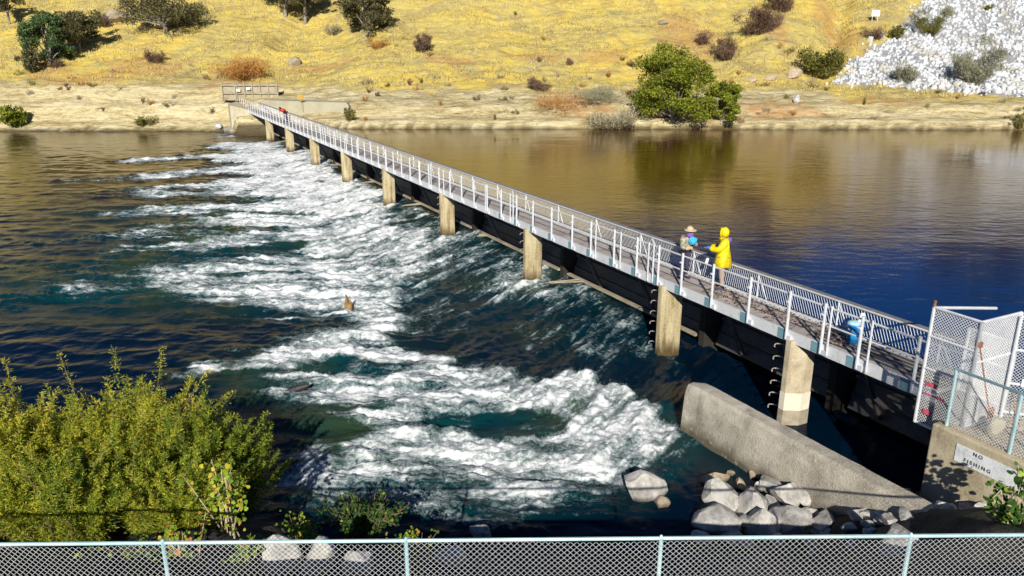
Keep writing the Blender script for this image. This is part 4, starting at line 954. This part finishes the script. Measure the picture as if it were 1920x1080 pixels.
for px, py, z, sx, sy, sz, m, sd, lab in [
    (1213, 915, .18, .60, .50, .44, 'rockg', 133, 'round pale boulder standing alone in the dark water'),
    (1150+8, 938, .0, .20, .16, .13, 'rockt', 32, None), (1240, 948, .0, .25, .2, .18, 'rockt', 33, 'small brown stone against the lone round boulder'),
    (1342, 905, .05, .40, .26, .20, 'rockt', 34, 'flat brown stone at the left edge of the rock pile'),
    (1390, 912, .08, .24, .18, .16, 'rockt', 35, 'small orange tan stone between the wall and the rock pile'),
    (1355, 946, .22, .52, .42, .48, 'rockg', 36, 'large grey boulder at the left of the rock pile by the wall'),
    (1418, 952, .22, .50, .42, .50, 'rockg', 37, 'large split boulder in the middle of the rock pile'),
    (1345, 988, .20, .62, .42, .34, 'rockg', 38, 'broad low boulder in the shade in front of the rock pile'),
    (1430, 986, .22, .42, .34, .40, 'rockg', 39, 'squarish boulder below the split one in the rock pile'),
    (1448, 916, .20, .42, .30, .26, 'rockg', 40, 'pale blue grey stone touching the wall behind the rock pile'),
    (1480, 936, .22, .42, .34, .36, 'rockg', 41, 'grey boulder right of the split one in the rock pile'),
    (1506, 928, .25, .36, .30, .32, 'rockg', 42, 'light pointed stone at the right end of the pile against the wall'),
    (1488, 986, .25, .52, .42, .48, 'rockg', 43, 'tall boulder with its top lit at the right of the rock pile'),
    (1550, 985, .2, .45, .35, .28, 'rockg', 44, 'dark shaded boulder at the foot of the concrete wall'),
    (1620, 1000, .2, .45, .35, .26, 'rockg', 45, 'dark flat boulder in shade near the end of the concrete wall'),
    (1372, 888, .03, .13, .1, .10, 'rockt', 46, 'little stone nearest the wall above the rock pile'),
    (1412, 893, .03, .14, .12, .10, 'rockt', 47, 'little brown stone wedged at the foot of the wall'),
    (905, 1003, .30, .30, .20, .16, 'rockg', 48, 'single pale stone in shade just above the fence rail'),
    (640, 968, .35, .30, .22, .16, 'rockg', 49, 'pale stone showing through the low bramble'),
    (1745, 1012, .95, .46, .34, .34, 'rockg', 50, 'pale cracked boulder behind the fence rail at lower right'),
    (1800, 985, .95, .30, .26, .34, 'rockg', 51, 'pointed pale boulder below the abutment wall'),
    (1700, 1038, 1.35, .50, .34, .42, 'rockg', 52, 'rounded pale boulder seen through the fence at lower right'),
    (520, 1062, 1.9, .36, .30, .42, 'rockg', 53, 'large grey boulder seen through the fence, leftmost of three'),
    (592, 1056, 1.9, .30, .26, .38, 'rockg', 54, 'middle grey boulder seen through the fence'),
    (668, 1066, 1.9, .34, .28, .36, 'rockg', 55, 'rightmost of three grey boulders seen through the fence'),
    (850, 1050, .9, .34, .28, .2, 'rockg', 56, 'dim rock in shade seen through the fence near its middle'),
    (1000, 960, -.12, .55, .4, .2, 'rockd', 57, None)]:
    if not lab: continue
    p = P(px, py, z); tag(rock('boulder', (p[0], p[1] + sy * .3, z), (sx, sy, sz), M[m], sd, .4, sd * 1.3), lab, 'rock')
rs = np.random.RandomState(8)
for i_ in range(46):      # cobbles at the foot of the pile
    p = P(rs.uniform(1330, 1700), rs.uniform(945, 1030), .2); s_ = rs.uniform(.06, .20)
    if i_ % 1 == 0:
        o = rock('cobble', (p[0], p[1], float(bankz(np.array([p[0]]), np.array([p[1]]))[0]) + .02), (s_, s_ * .8, s_ * .6), M['rockg'], 300 + i_ % 7, .3, i_, 2)
        tag(o, 'small grey cobble among the shaded rocks below the concrete wall', 'stone', 'cobbles below the concrete wall')
for i_, (px, py) in enumerate([(1385, 930), (1400, 975), (1455, 965), (1520, 955), (1535, 990), (1330, 965), (1372, 1000), (1460, 1005), (1315, 1000), (1575, 975), (1500, 965), (1440, 940), (1360, 915), (1425, 905), (1540, 940), (1590, 1000), (1400, 1010), (1655, 990), (1520, 1010)]):
    p = P(px, py, .2); sx = rs.uniform(.16, .32)
    tag(rock('stone', (p[0], p[1], .12), (sx, sx * rs.uniform(.7, 1), sx * rs.uniform(.55, .9)), M['rockg'], 400 + i_, .3, i_ * 1.1), 'angular grey stone wedged among the large boulders of the pile by the wall', 'stone', 'angular stones in the rock pile')
# spray thrown up over the boil
rs = np.random.RandomState(91); fo = foam.ravel(); cand = np.where((fo > .78) & (Yg.ravel() < 60))[0]
wgt = 1.0 / Yg.ravel()[cand] ** 0.5; pk = rs.choice(cand, 16000, p=wgt / wgt.sum())
C = np.stack([Xg.ravel()[pk] + rs.normal(0, .04, 16000), Yg.ravel()[pk] + rs.normal(0, .04, 16000), zz.ravel()[pk] + rs.exponential(.035, 16000)], -1); sz = rs.uniform(.003, .011, 16000)[:, None]
T4 = np.array([(1, 1, 1), (-1, -1, 1), (-1, 1, -1), (1, -1, -1)]) * .6
V = (C[:, None, :] + T4[None] * sz[:, :, None]).reshape(-1, 3); k4 = np.arange(16000)[:, None, None] * 4
F = (k4 + np.array([(0, 1, 2), (0, 3, 1), (0, 2, 3), (1, 3, 2)])[None]).reshape(-1, 3)
mw, ntw, bw = newmat('spray_drops'); bw.inputs['Base Color'].default_value = (.88, .91, .94, 1); bw.inputs['Roughness'].default_value = .4
tag(npmesh('spray', V, F, mw), 'fine white spray thrown up by the rapids', 'spray', kind='stuff')
for i_ in range(60):
    px, py = rs.uniform(1560, 1910), rs.uniform(950, 1010); p = P(px, py, .75); s_ = rs.uniform(.06, .26)
    o = rock('cobble', (p[0], p[1], float(bankz(np.array([p[0]]), np.array([p[1]]))[0]) + .03), (s_, s_ * .8, s_ * .65), M['rockg'], 320 + i_ % 9, .3, i_, 2)
    tag(o, 'grey stone on the shaded bank between the concrete wall and the abutment', 'stone', 'stones on the shaded bank below the abutment')
# snags in the river
p = P(655, 578, .1); t = empty('broken_stump', (p[0], p[1], 0)); tag(t, 'broken brown timber stump standing in the white water', 'stump')
m_ = MB(); m_.hexa([(p[0] - 0.150, p[1] - 0.109, -.5), (p[0] + 0.150, p[1] - 0.109, -.5), (p[0] + 0.170, p[1] + 0.109, -.5), (p[0] - 0.136, p[1] + 0.109, -.5)],
                   [(p[0] - 0.177, p[1] - 0.082, .28), (p[0] + 0.109, p[1] - 0.095, .20), (p[0] + 0.122, p[1] + 0.068, .28), (p[0] - 0.095, p[1] + 0.082, .58)]); m_.build('trunk', M['wood'], t, bevel=.03)
m_ = MB(); m_.tube((p[0] - 0.034, p[1], .1), (p[0] - 0.082, p[1] - 0.034, .62), .08, 6, .03); m_.build('splinter', M['wood'], t)
p = P(553, 737, .05); m_ = MB(); m_.path([Vector((p[0] - .28, p[1], .0)), Vector((p[0] + .05, p[1] + .05, .14)), Vector((p[0] + .32, p[1] + .1, .22)), Vector((p[0] + .36, p[1] + .1, .32))], .08, 7, [.10, .11, .06, .015])
tag(m_.build('driftwood', M['black']), 'dark snag of driftwood poking out of the river by the willow', 'driftwood')

# white rubble slope
import bmesh
rs = np.random.RandomState(12); protos = [rock('stone', (0, 0, 0), (1, .8, .7), M['rockw'], 500 + i_, .3, 0, 1) for i_ in range(8)]
pts_ = []
while len(pts_) < 5600:
    x = rs.uniform(30, 82, 400); y = rs.uniform(86, 122, 400); ok = dist_poly(x, y, RUB) > .15 - 1.6 * rs.rand(400) ** 3
    pts_ += list(zip(x[ok], y[ok]))
pts_ = np.array(pts_[:5600]); hz = hillz(pts_[:, 0], pts_[:, 1]); qx, qy = Q(pts_[:, 0], pts_[:, 1], hz)
sz_ = rs.uniform(.13, .46, len(pts_)) * np.where(rs.rand(len(pts_)) > .93, 1.7, 1)
vis = (qx < 1925) & (qy > -5); order = np.argsort(-(sz_ / pts_[:, 1]) * vis)
Vb = [np.array([v.co[:] for v in p.data.vertices]) for p in protos]; Fb = [np.array([list(f.vertices) for f in p.data.polygons]) for p in protos]
VV, FF, off = [], [], 0
for c_, k in enumerate(order):
    x, y = pts_[k]; z = hz[k] + .1 * sz_[k]; a = rs.uniform(0, 6.28, 3)
    if c_ < 300:
        o = protos[c_ % 8].copy() if c_ >= 8 else protos[c_]
        if c_ >= 8: COL.objects.link(o)
        o.location = (x, y, z); o.rotation_euler = tuple(a); o.scale = (sz_[k],) * 3
        tag(o, 'white angular stone among the larger ones of the rubble slope', 'stone', 'white stones of the rubble slope')
    else:
        Rm = np.array(Euler(a).to_matrix()); v = Vb[k % 8] @ Rm.T * sz_[k] + np.array([x, y, z])
        VV.append(v); FF.append(Fb[k % 8] + off); off += len(v)
o = npmesh('rubble', np.vstack(VV), np.vstack(FF), M['rockw']); tag(o, 'loose white broken stone covering the slope at upper right', 'rubble', kind='stuff')

# ---------------------------------------------------------------- vegetation
def crown_leaves(rs, blobs, n, hl, hw, upw=0.0, tintn=(.5, .25), shell=.55):
    C, D, T = [], [], []
    w = np.array([b[3] ** 2 for b in blobs]); w = w / w.sum(); cnt = rs.multinomial(n, w)
    for (x, y, z, r, fz), k in zip(blobs, cnt):
        d = rdir(rs, k); rad = r * (shell + (1 - shell) * rs.rand(k) ** .7)[:, None] * (1 + .25 * rs.normal(size=(k, 1)) * .6)
        p = d * rad; p[:, 2] *= fz; C.append(p + np.array([x, y, z])); q = rdir(rs, k); q[:, 2] += upw; q += d * .4
        D.append(q / np.linalg.norm(q, axis=1, keepdims=True)); T.append(np.full(k, rs.normal(0, .16)) + rs.normal(tintn[0], tintn[1], k))
    C = np.vstack(C); return C, np.vstack(D), np.full(len(C), hl) * rs.uniform(.7, 1.3, len(C)), np.full(len(C), hw) * rs.uniform(.7, 1.3, len(C)), np.concatenate(T)
def tree(name, cat, loc, H, W, label, lm, group=None, n=4200, trunk=.22, leaf=.14, bare=.35, seed=1, lean=0.0, nb=34, up=0, tm='bark'):
    rs = np.random.RandomState(seed); t = empty(name, loc); tag(t, label, cat, group); z0 = H * bare
    b_ = MB(); pts = [Vector((0, 0, -.5)), Vector((lean * .3, 0, z0 * .6)), Vector((lean * .7, .1, z0 * 1.1)), Vector((lean, 0, H * .72))]
    b_.path(pts, 0, 8, [trunk * 1.25, trunk, trunk * .8, trunk * .3]); setp(b_.build('trunk', M[tm]), t)
    blobs = []; lb = MB()
    for i_ in range(nb):
        a = rs.uniform(0, 2 * math.pi); rr_ = W * .5 * rs.rand() ** .55; zz2 = z0 + (H - z0) * (rs.rand() ** .85) * (1 - .32 * (rr_ / (W * .5)) ** 2)
        r = W * rs.uniform(.085, .17); c_ = (lean + rr_ * math.cos(a), rr_ * math.sin(a), min(zz2, H - r * .6)); blobs.append((*c_, r, rs.uniform(.55, .85)))
        if i_ % 3 == 0: lb.path([Vector((lean * .7, 0, z0 * rs.uniform(.6, 1.1))), Vector((c_[0] * .5, c_[1] * .5, (z0 + c_[2]) / 2)), Vector(c_)], 0, 5, [trunk * .45, trunk * .28, trunk * .08])
    setp(lb.build('limbs', M[tm]), t)
    C, D, hl, hw, T = crown_leaves(rs, blobs, n, leaf, leaf * .5, up)
    leaves('crown', C, D, hl, hw, T, M[lm], t, rs); return t
def shrub(name, cat, loc, H, W, label, lm, group=None, n=1600, leaf=.12, seed=1, dry=False, asp=.5, stems=10, tintc=.5):
    rs = np.random.RandomState(seed); t = empty(name, loc); tag(t, label, cat, group)
    b_ = MB(); blobs = []
    for i_ in range(stems):
        a = rs.uniform(0, 6.28); r = W * .5 * rs.rand() ** .5; zt_ = H * rs.uniform(.45, .95) * (1 - .35 * (2 * r / W) ** 2)
        tip = Vector((r * math.cos(a), r * math.sin(a), zt_)); b_.path([Vector((tip.x * .2, tip.y * .2, -.2)), Vector((tip.x * .75, tip.y * .75, zt_ * .5)), tip], 0, 4, [.03, .02, .008])
        for k in range(3):
            f = .35 + .3 * k; blobs.append((tip.x * f + rs.normal(0, .06) * W, tip.y * f + rs.normal(0, .06) * W, zt_ * f, W * rs.uniform(.11, .2), .8))
    setp(b_.build('stems', M['twig']), t)
    C, D, hl, hw, T = crown_leaves(rs, blobs, n, leaf, leaf * (.12 if dry else asp), .9 if dry else .2, (tintc, .24), .25)
    C[:, 2] = np.maximum(C[:, 2], .03); leaves('foliage', C, D, hl, hw, T, M[lm], t, rs); return t
# far-bank trees
T_ = [('oak_tree', 150, 100, 5.6, 6.0, 'tall thin oak with grey green crown at upper left', 'lf_oak', .30, .13, 2, 44, 6500),
      ('oak_tree', 312, 62, 7.5, 10.0, 'oak with pale forked trunk just right of the grey rock outcrop', 'lf_oak', .16, .26, 3, 56, 10000),
      ('oak_tree', 535, 30, 7.0, 7.0, 'oak with short pale trunk, left one of the close pair', 'lf_oak', .22, .24, 4, 44, 8000),
      ('oak_tree', 572, 44, 8.5, 6.4, 'oak with tall leaning trunk, right one of the close pair', 'lf_oak', .30, .20, 5, 40, 8000),
      ('oak_tree', 692, 62, 6.8, 6.8, 'dark dense oak whose crown reaches down over the grass', 'lf_oak', .06, .26, 6, 60, 12000),
      ('oak_tree', 18, 46, 5.0, 4.0, 'small grey oak cut by the left edge of the picture', 'lf_oak', .35, .15, 7, 24, 2600),
      ('evergreen_tree', 92, 120, 6.2, 5.6, 'dense dark green rounded tree at upper left', 'lf_dark', .10, .22, 8, 44, 9000)]
for nm, px, py, H, W, lab, lm, br_, tk, sd, nb, nl in T_:
    tree(nm, 'tree', onhill(px, py), H, W, lab, lm, 'oaks on the far slope' if nm == 'oak_tree' else None, nl, tk, .15, br_, sd, 0.3 * ((sd % 3) - 1), nb)
w = onhill(1262, 222); w.y -= .3
tree('willow_tree', 'tree', w, 7.3, 7.0, 'big yellow green willow on the far shore beside the pool', 'lf_bright', None, 24000, .22, .12, .03, 21, -.3, 95, .2)
w = onhill(1352, 226)
tree('willow_tree', 'tree', w, 3.8, 3.8, 'lower rounded green willow leaning right of the big one on the far shore', 'lf_bright', None, 9000, .12, .12, .03, 22, 0, 50)
S_L = [('bush', 34, 236, 2.9, 3.2, 'round bright green bush on the far shore at the left edge', 'lf_bright', 3600, .14, False),
       ('bush', 60, 136, 3.0, 3.6, 'brownish dense bush below the dark green tree', 'lf_oak', 3000, .14, False),
       ('bush', 1540, 148, 4.0, 5.2, 'olive green bush left of the white rubble slope', 'lf_olive', 6000, .14, False),
       ('bush', 655, 226, 1.6, 1.2, 'small upright green bush at the end of the grey wing wall', 'lf_olive', 700, .10, False),
       ('bush', 275, 234, 1.1, 3.4, 'low yellow weeds on the shore rock left of the abutment', 'lf_olive', 900, .10, False),
       ('dry_bush', 790, 98, 2.6, 2.6, 'brown leafless bush on the slope left of centre', 'lf_brown', 2600, .22, True),
       ('dry_bush', 1355, 112, 2.8, 4.2, 'wide brown bush left of the gully, lower one', 'lf_brown', 3400, .22, True),
       ('dry_bush', 1418, 66, 3.8, 6.0, 'big purple brown bush above the lower one by the gully', 'lf_brown', 5600, .24, True),
       ('dry_bush', 1465, 20, 3.2, 5.0, 'grey brown bush at the top edge above the gully', 'lf_brown', 3800, .24, True),
       ('dry_bush', 1012, 170, 1.8, 2.8, 'brown dry bush in the middle of the far bank', 'lf_brown', 1800, .18, True),
       ('dry_bush', 1150, 240, 1.7, 5.2, 'heap of pale dead branches at the waterline left of the willow', 'lf_pale', 3600, .22, True),
       ('dry_bush', 1205, 212, 2.2, 1.8, 'dark leafless twigs against the left side of the willow', 'lf_brown', 1300, .20, True),
       ('dry_bush', 196, 50, 2.2, 2.6, 'dark bare bush beside the thin oak', 'lf_brown', 1500, .2, True),
       ('dry_bush', 105, 128, 1.2, 1.9, 'small dark bush at the foot of the green tree', 'lf_brown', 900, .16, True),
       ('dry_bush', 450, 148, 2.6, 6.4, 'rust orange dry thicket above the far enclosure', 'lf_rust', 5200, .2, True),
       ('dry_bush', 1690, 156, 2.6, 3.4, 'grey dry bush at the foot of the rubble slope', 'lf_grey', 2600, .2, True),
       ('dry_bush', 1820, 158, 5.6, 5.6, 'tall wispy grey green bush in front of the white rubble', 'lf_grey', 5600, .24, True),
       ('dry_bush', 1742, 70, 4.6, 4.4, 'olive brown bush growing in the upper rubble', 'lf_olive', 4200, .18, True),
       ('bush', 1678, 72, 1.7, 2.2, 'small yellow green bush at the upper edge of the rubble', 'lf_olive', 1300, .12, False),
       ('bush', 1852, 20, 1.0, 1.0, 'tiny bright green tuft in the rubble at the top', 'lf_bright', 400, .11, False),
       ('dry_bush', 1640, 72, 1.4, 3.6, 'low grey brown bush along the left edge of the rubble', 'lf_brown', 1500, .18, True),
       ('bush', 1907, 244, 2.6, 1.4, 'reedy green plant at the waterline on the right edge', 'lf_olive', 700, .2, True),
       ('dry_bush', 1068, 122, .9, 1.2, 'small dark tuft right of the bare red earth patch', 'lf_brown', 500, .14, True),
       ('dry_bush', 1186, 126, 1.0, 1.4, 'small brown tuft left of the willow top', 'lf_brown', 500, .14, True),
       ('dry_bush', 1140, 146, .9, .8, 'small rust tuft on the middle of the far bank', 'lf_rust', 300, .14, True),
       ('dry_bush', 1320, 84, 1.8, 2.4, 'brown bush just up slope of the willow', 'lf_brown', 1500, .18, True),
       ('dry_bush', 625, 66, 1.8, 2.6, 'pale brown bush between the oak pair and the dark oak', 'lf_pale', 1500, .18, True),
       ('dry_bush', 708, 92, 1.4, 2.6, 'rusty brush under the dark dense oak', 'lf_rust', 1300, .16, True),
       ('dry_bush', 288, 118, 2.0, 2.8, 'rusty brown bush in the grass under the forked oak', 'lf_brown', 1600, .18, True),
       ('dry_bush', 1040, 200, 1.2, 8.0, 'row of tan dry weeds on the bank above the shore ledge', 'lf_rust', 2200, .16, True),
       ('dry_bush', 1130, 190, 1.5, 6.5, 'greyish thicket on the bank left of the willow', 'lf_grey', 2600, .18, True)]
for i_, (nm, px, py, H, W, lab, lm, nl, lf, dry) in enumerate(S_L):
    shrub(nm, 'bush', onhill(px, py), H, W, lab, lm, 'dry bushes on the far bank' if nm == 'dry_bush' else None, nl, lf, 60 + i_, dry, .5, 12)
# small scattered tufts, leafless, on the rocky shelf
rs = np.random.RandomState(55)
for i_ in range(110):
    px, py = rs.uniform(20, 1900), (rs.uniform(20, 215) if i_ < 40 else rs.uniform(140, 232))
    if 400 < px < 640 and py > 120 or px > 1560 and py < 170: continue
    h = onhill(px, py); shrub('weed_tuft', 'weeds', h, rs.uniform(.4, .9), rs.uniform(.6, 1.6), 'small dry weed tuft on the far bank', ['lf_brown', 'lf_rust', 'lf_pale', 'lf_olive'][i_ % 4], 'weed tufts on the far bank', 160, .13, 900 + i_, True, .5, 4)
# dry grass over the slope
rs = np.random.RandomState(77); n = 75000
x = rs.uniform(-85, 85, n); y = 84 + 40 * rs.rand(n) ** .9
ok = (rs.rand(n) < grassf(x, y)) & (dist_poly(x, y, RUB) < 0) & (fbm(x * .16, y * .22, 4, 5) > -.10 + .25 * (rs.rand(n) - .5))
x, y = x[ok], y[ok]; z = hillz(x, y); n = len(x); hgt = rs.uniform(.10, .26, n)
D = np.stack([rs.normal(0, .45, n), rs.normal(-.1, .4, n), np.full(n, 1.)], -1); D /= np.linalg.norm(D, axis=1, keepdims=True)
o = leaves('dry_grass', np.stack([x, y, z + hgt * .7], -1), D, hgt, np.full(n, .036), .5 + 1.5 * fbm(x * .14, y * .2, 4, 9) + rs.normal(0, .3, n), M['lf_grass'], None, rs)
tag(o, 'dry yellow grass covering the far hillside', 'grass', kind='stuff')
# ridge trees high on the slope (they show as dark reflections in the pool)
rs = np.random.RandomState(31)
for i_, (px, Y, H) in enumerate([(1175, 128, 9), (1215, 125, 11), (1255, 130, 14), (1300, 127, 15), (1345, 132, 16), (1390, 127, 14), (1435, 131, 14), (1475, 126, 10), (1800, 134, 11), (1850, 128, 13), (1905, 131, 15), (1960, 127, 15), (2020, 132, 16), (1120, 150, 9), (600, 146, 8), (320, 150, 8)]):
    X = (px - 960) / FPX * Y; z = float(hillz(X, Y))
    tree('ridge_tree', 'tree', (X, Y, z - .3), H, rs.uniform(7, 9.5), 'big dark oak high on the hill above the pool', 'lf_dark' if i_ % 2 else 'lf_oak', 'oaks on the ridge above the pool', 2600, .4, .34, .12, 700 + i_, 0, 30)

# ------------- foreground willows: leafy upright shoots
def willow(loc, H, W, label, seed, nshoot, lm='lf_willow', tc=.55, D_=None, per=360):
    rs = np.random.RandomState(seed); t = empty('willow_shrub', loc); tag(t, label, 'shrub', 'willow shrubs on the near bank')
    b_ = MB(); C, D, HL, HW, T = [], [], [], [], []
    for i_ in range(nshoot):
        a = rs.uniform(0, 6.28); r = rs.rand() ** .55; bx, by = W * .5 * r * math.cos(a), (D_ or W) * .5 * r * math.sin(a)
        top = H * rs.uniform(.55, .93) * (1 - .28 * r * r); 
        if rs.rand() < .035: top = H * rs.uniform(.96, 1.12)
        lx, ly = rs.normal(0, .30) * H * .7, rs.normal(0, .20) * H * .7
        p = [Vector((bx * .55, by * .55, -.1)), Vector((bx * .9 + lx * .3, by * .9 + ly * .3, top * .5)), Vector((bx * 1.05 + lx, by * 1.05 + ly, top))]
        if i_ % 2 == 0: b_.path(p, 0, 4, [.016, .010, .003])
        u = rs.beta(1.6, 1.0, per)[:, None]; p0, p1, p2 = [np.array(q) for q in p]
        c = (1 - u) ** 2 * p0 + 2 * u * (1 - u) * p1 + u * u * p2; tan = 2 * (1 - u) * (p1 - p0) + 2 * u * (p2 - p1); tan /= np.linalg.norm(tan, axis=1, keepdims=True)
        d = rdir(rs, per); spread = (.34 * (1.08 - u) + .05) * (H / 2.6)
        c = c + d * spread * rs.rand(per, 1) * np.array([1, 1, .6]); q = tan * .35 + d * .85; q[:, 2] += .05; q /= np.linalg.norm(q, axis=1, keepdims=True)
        C.append(c); D.append(q); HL.append(rs.uniform(.024, .048, per)); HW.append(rs.uniform(.0055, .0095, per)); T.append(rs.normal(tc + rs.normal(0, .10), .22, per))
    setp(b_.build('stems', M['twig']), t)
    C = np.vstack(C); C[:, 2] = np.maximum(C[:, 2], .02)
    leaves('foliage', C, np.vstack(D), np.concatenate(HL), np.concatenate(HW), np.concatenate(T), M[lm], t, rs); return t
def at_(px, Y, z): return ((px - 960) / FPX * (Y * math.cos(PITCH) + (CAMZ - z) * math.sin(PITCH)), Y, z)
for px, Y, z, H, W, Dp, tc, ns, sd, lab in [
    (35, 12.4, .9, 2.45, 1.9, 1.8, .70, 190, 1, 'yellow tinted willow shrub at the far left of the near bank'),
    (150, 12.9, .7, 2.2, 1.7, 1.6, .52, 170, 2, 'green willow shrub second from the left on the near bank'),
    (275, 13.3, .4, 2.85, 1.9, 1.7, .62, 220, 3, 'tallest willow shrub, yellow green, in the middle of the thicket'),
    (385, 13.2, .4, 2.25, 1.6, 1.6, .38, 190, 4, 'darker green willow shrub right of the tallest one'),
    (120, 11.0, 1.2, 1.75, 2.0, 1.2, .50, 150, 5, 'low willow shrub right behind the fence at left'),
    (330, 11.5, 1.0, 1.7, 2.0, 1.2, .48, 150, 6, 'low willow shrub in front of the tallest one'),
    (444, 13.3, .2, 1.9, 1.1, 1.2, .36, 130, 7, 'small dark willow shrub at the right end of the thicket'),
    (-110, 12.2, .9, 3.0, 2.0, 1.8, .55, 120, 8, 'willow shrub cut off by the left edge of the picture')]:
    willow(at_(px, Y, z), H, W, lab, sd, ns, 'lf_willow', tc, Dp)
# broad-leaved plants
def vine(loc, H, W, label, seed, n, lm, leaf, name='grape_vine', cat='vine', tc=.5):
    rs = np.random.RandomState(seed); t = empty(name, loc); tag(t, label, cat); b_ = MB(); V, F, T = [], [], []
    canes = []
    for i_ in range(max(4, n // 16)):
        a = rs.uniform(0, 6.28); r = W * .5 * rs.rand(); p = [Vector((rs.normal(0, .1), rs.normal(0, .05), 0)), Vector((r * .6 * math.cos(a), r * .4 * math.sin(a), H * rs.uniform(.4, .8))), Vector((r * math.cos(a), r * .6 * math.sin(a), H * rs.uniform(.5, 1.05)))]
        canes.append(p); b_.path(p, 0, 5, [.012, .009, .004])
    setp(b_.build('canes', M['twig'] if name == 'bramble' else surf('pale_cane', (.40, .32, .22), (.58, .48, .36), 6, .8) if 'pale_cane' not in bpy.data.materials else bpy.data.materials['pale_cane']), t)
    shape = [(0, -.5), (.30, -.42), (.52, -.10), (.36, .12), (.30, .42), (0, .62), (-.30, .42), (-.36, .12), (-.52, -.10), (-.30, -.42)]
    for i_ in range(n):
        p = canes[rs.randint(len(canes))]; u = rs.beta(2, 1.1); c = np.array(p[0]) * (1 - u) ** 2 + 2 * u * (1 - u) * np.array(p[1]) + u * u * np.array(p[2]) + rs.normal(0, .06, 3)
        nr = Vector((rs.normal(0, .5), rs.normal(-.5, .4), rs.normal(.8, .4))).normalized(); tx = nr.cross(Vector(rdir(rs, 1)[0])).normalized(); ty = nr.cross(tx); sz = leaf * rs.uniform(.6, 1.25)
        k = len(V); V += [tuple(Vector(c) + tx * (a * sz) + ty * (b * sz) + nr * (abs(a) * .25 * sz)) for a, b in shape]; F.append(tuple(range(k, k + 10))); T += [rs.normal(tc, .25)] * 10
    me = bpy.data.meshes.new('foliage'); me.from_pydata(V, [], F); me.update(); at = me.attributes.new('tint', 'FLOAT', 'POINT'); at.data.foreach_set('value', np.clip(T, 0, 1).astype(np.float32))
    setp(link('foliage', me, M[lm]), t); return t
vine(at_(430, 10.6, 1.5), 1.35, 1.35, 'yellow green grape vine with pale canes at the right end of the willows', 41, 190, 'lf_vine', .07)
vine(at_(350, 9.6, 1.6), .95, .9, 'low grape vine hanging behind the fence beside its left post', 42, 110, 'lf_vine', .065, tc=.6)
vine(at_(455, 9.3, 1.7), .75, .7, 'bright green vine leaves seen through the fence right of its left post', 43, 90, 'lf_vine', .065, tc=.45)
vine(at_(1880, 10.4, 1.35), 1.5, .85, 'broad leaved green shrub in front of the abutment sign', 44, 260, 'lf_big', .10, 'broadleaf_shrub', 'shrub', .45)
vine(at_(680, 11.9, .40), .95, 1.9, 'dark bramble over the pale stone above the fence', 45, 1100, 'lf_big', .055, 'bramble', 'bramble', .35)
vine(at_(575, 11.0, .7), .85, 1.0, 'yellow green weeds left of the dark bramble', 46, 420, 'lf_vine', .05, 'bramble', 'bramble', .4)
vine(at_(780, 10.6, .8), .75, 1.0, 'low weeds with red tips right of the dark bramble', 47, 420, 'lf_vine', .05, 'bramble', 'bramble', .5)
vine(at_(250, 9.4, 1.4), .7, 2.2, 'tangled weeds behind the left end of the fence', 48, 420, 'lf_vine', .045, 'bramble', 'bramble', .3)
vine(at_(40, 9.4, 1.4), .7, 1.6, 'tangled weeds behind the fence at the left edge', 49, 200, 'lf_big', .035, 'bramble', 'bramble', .5)
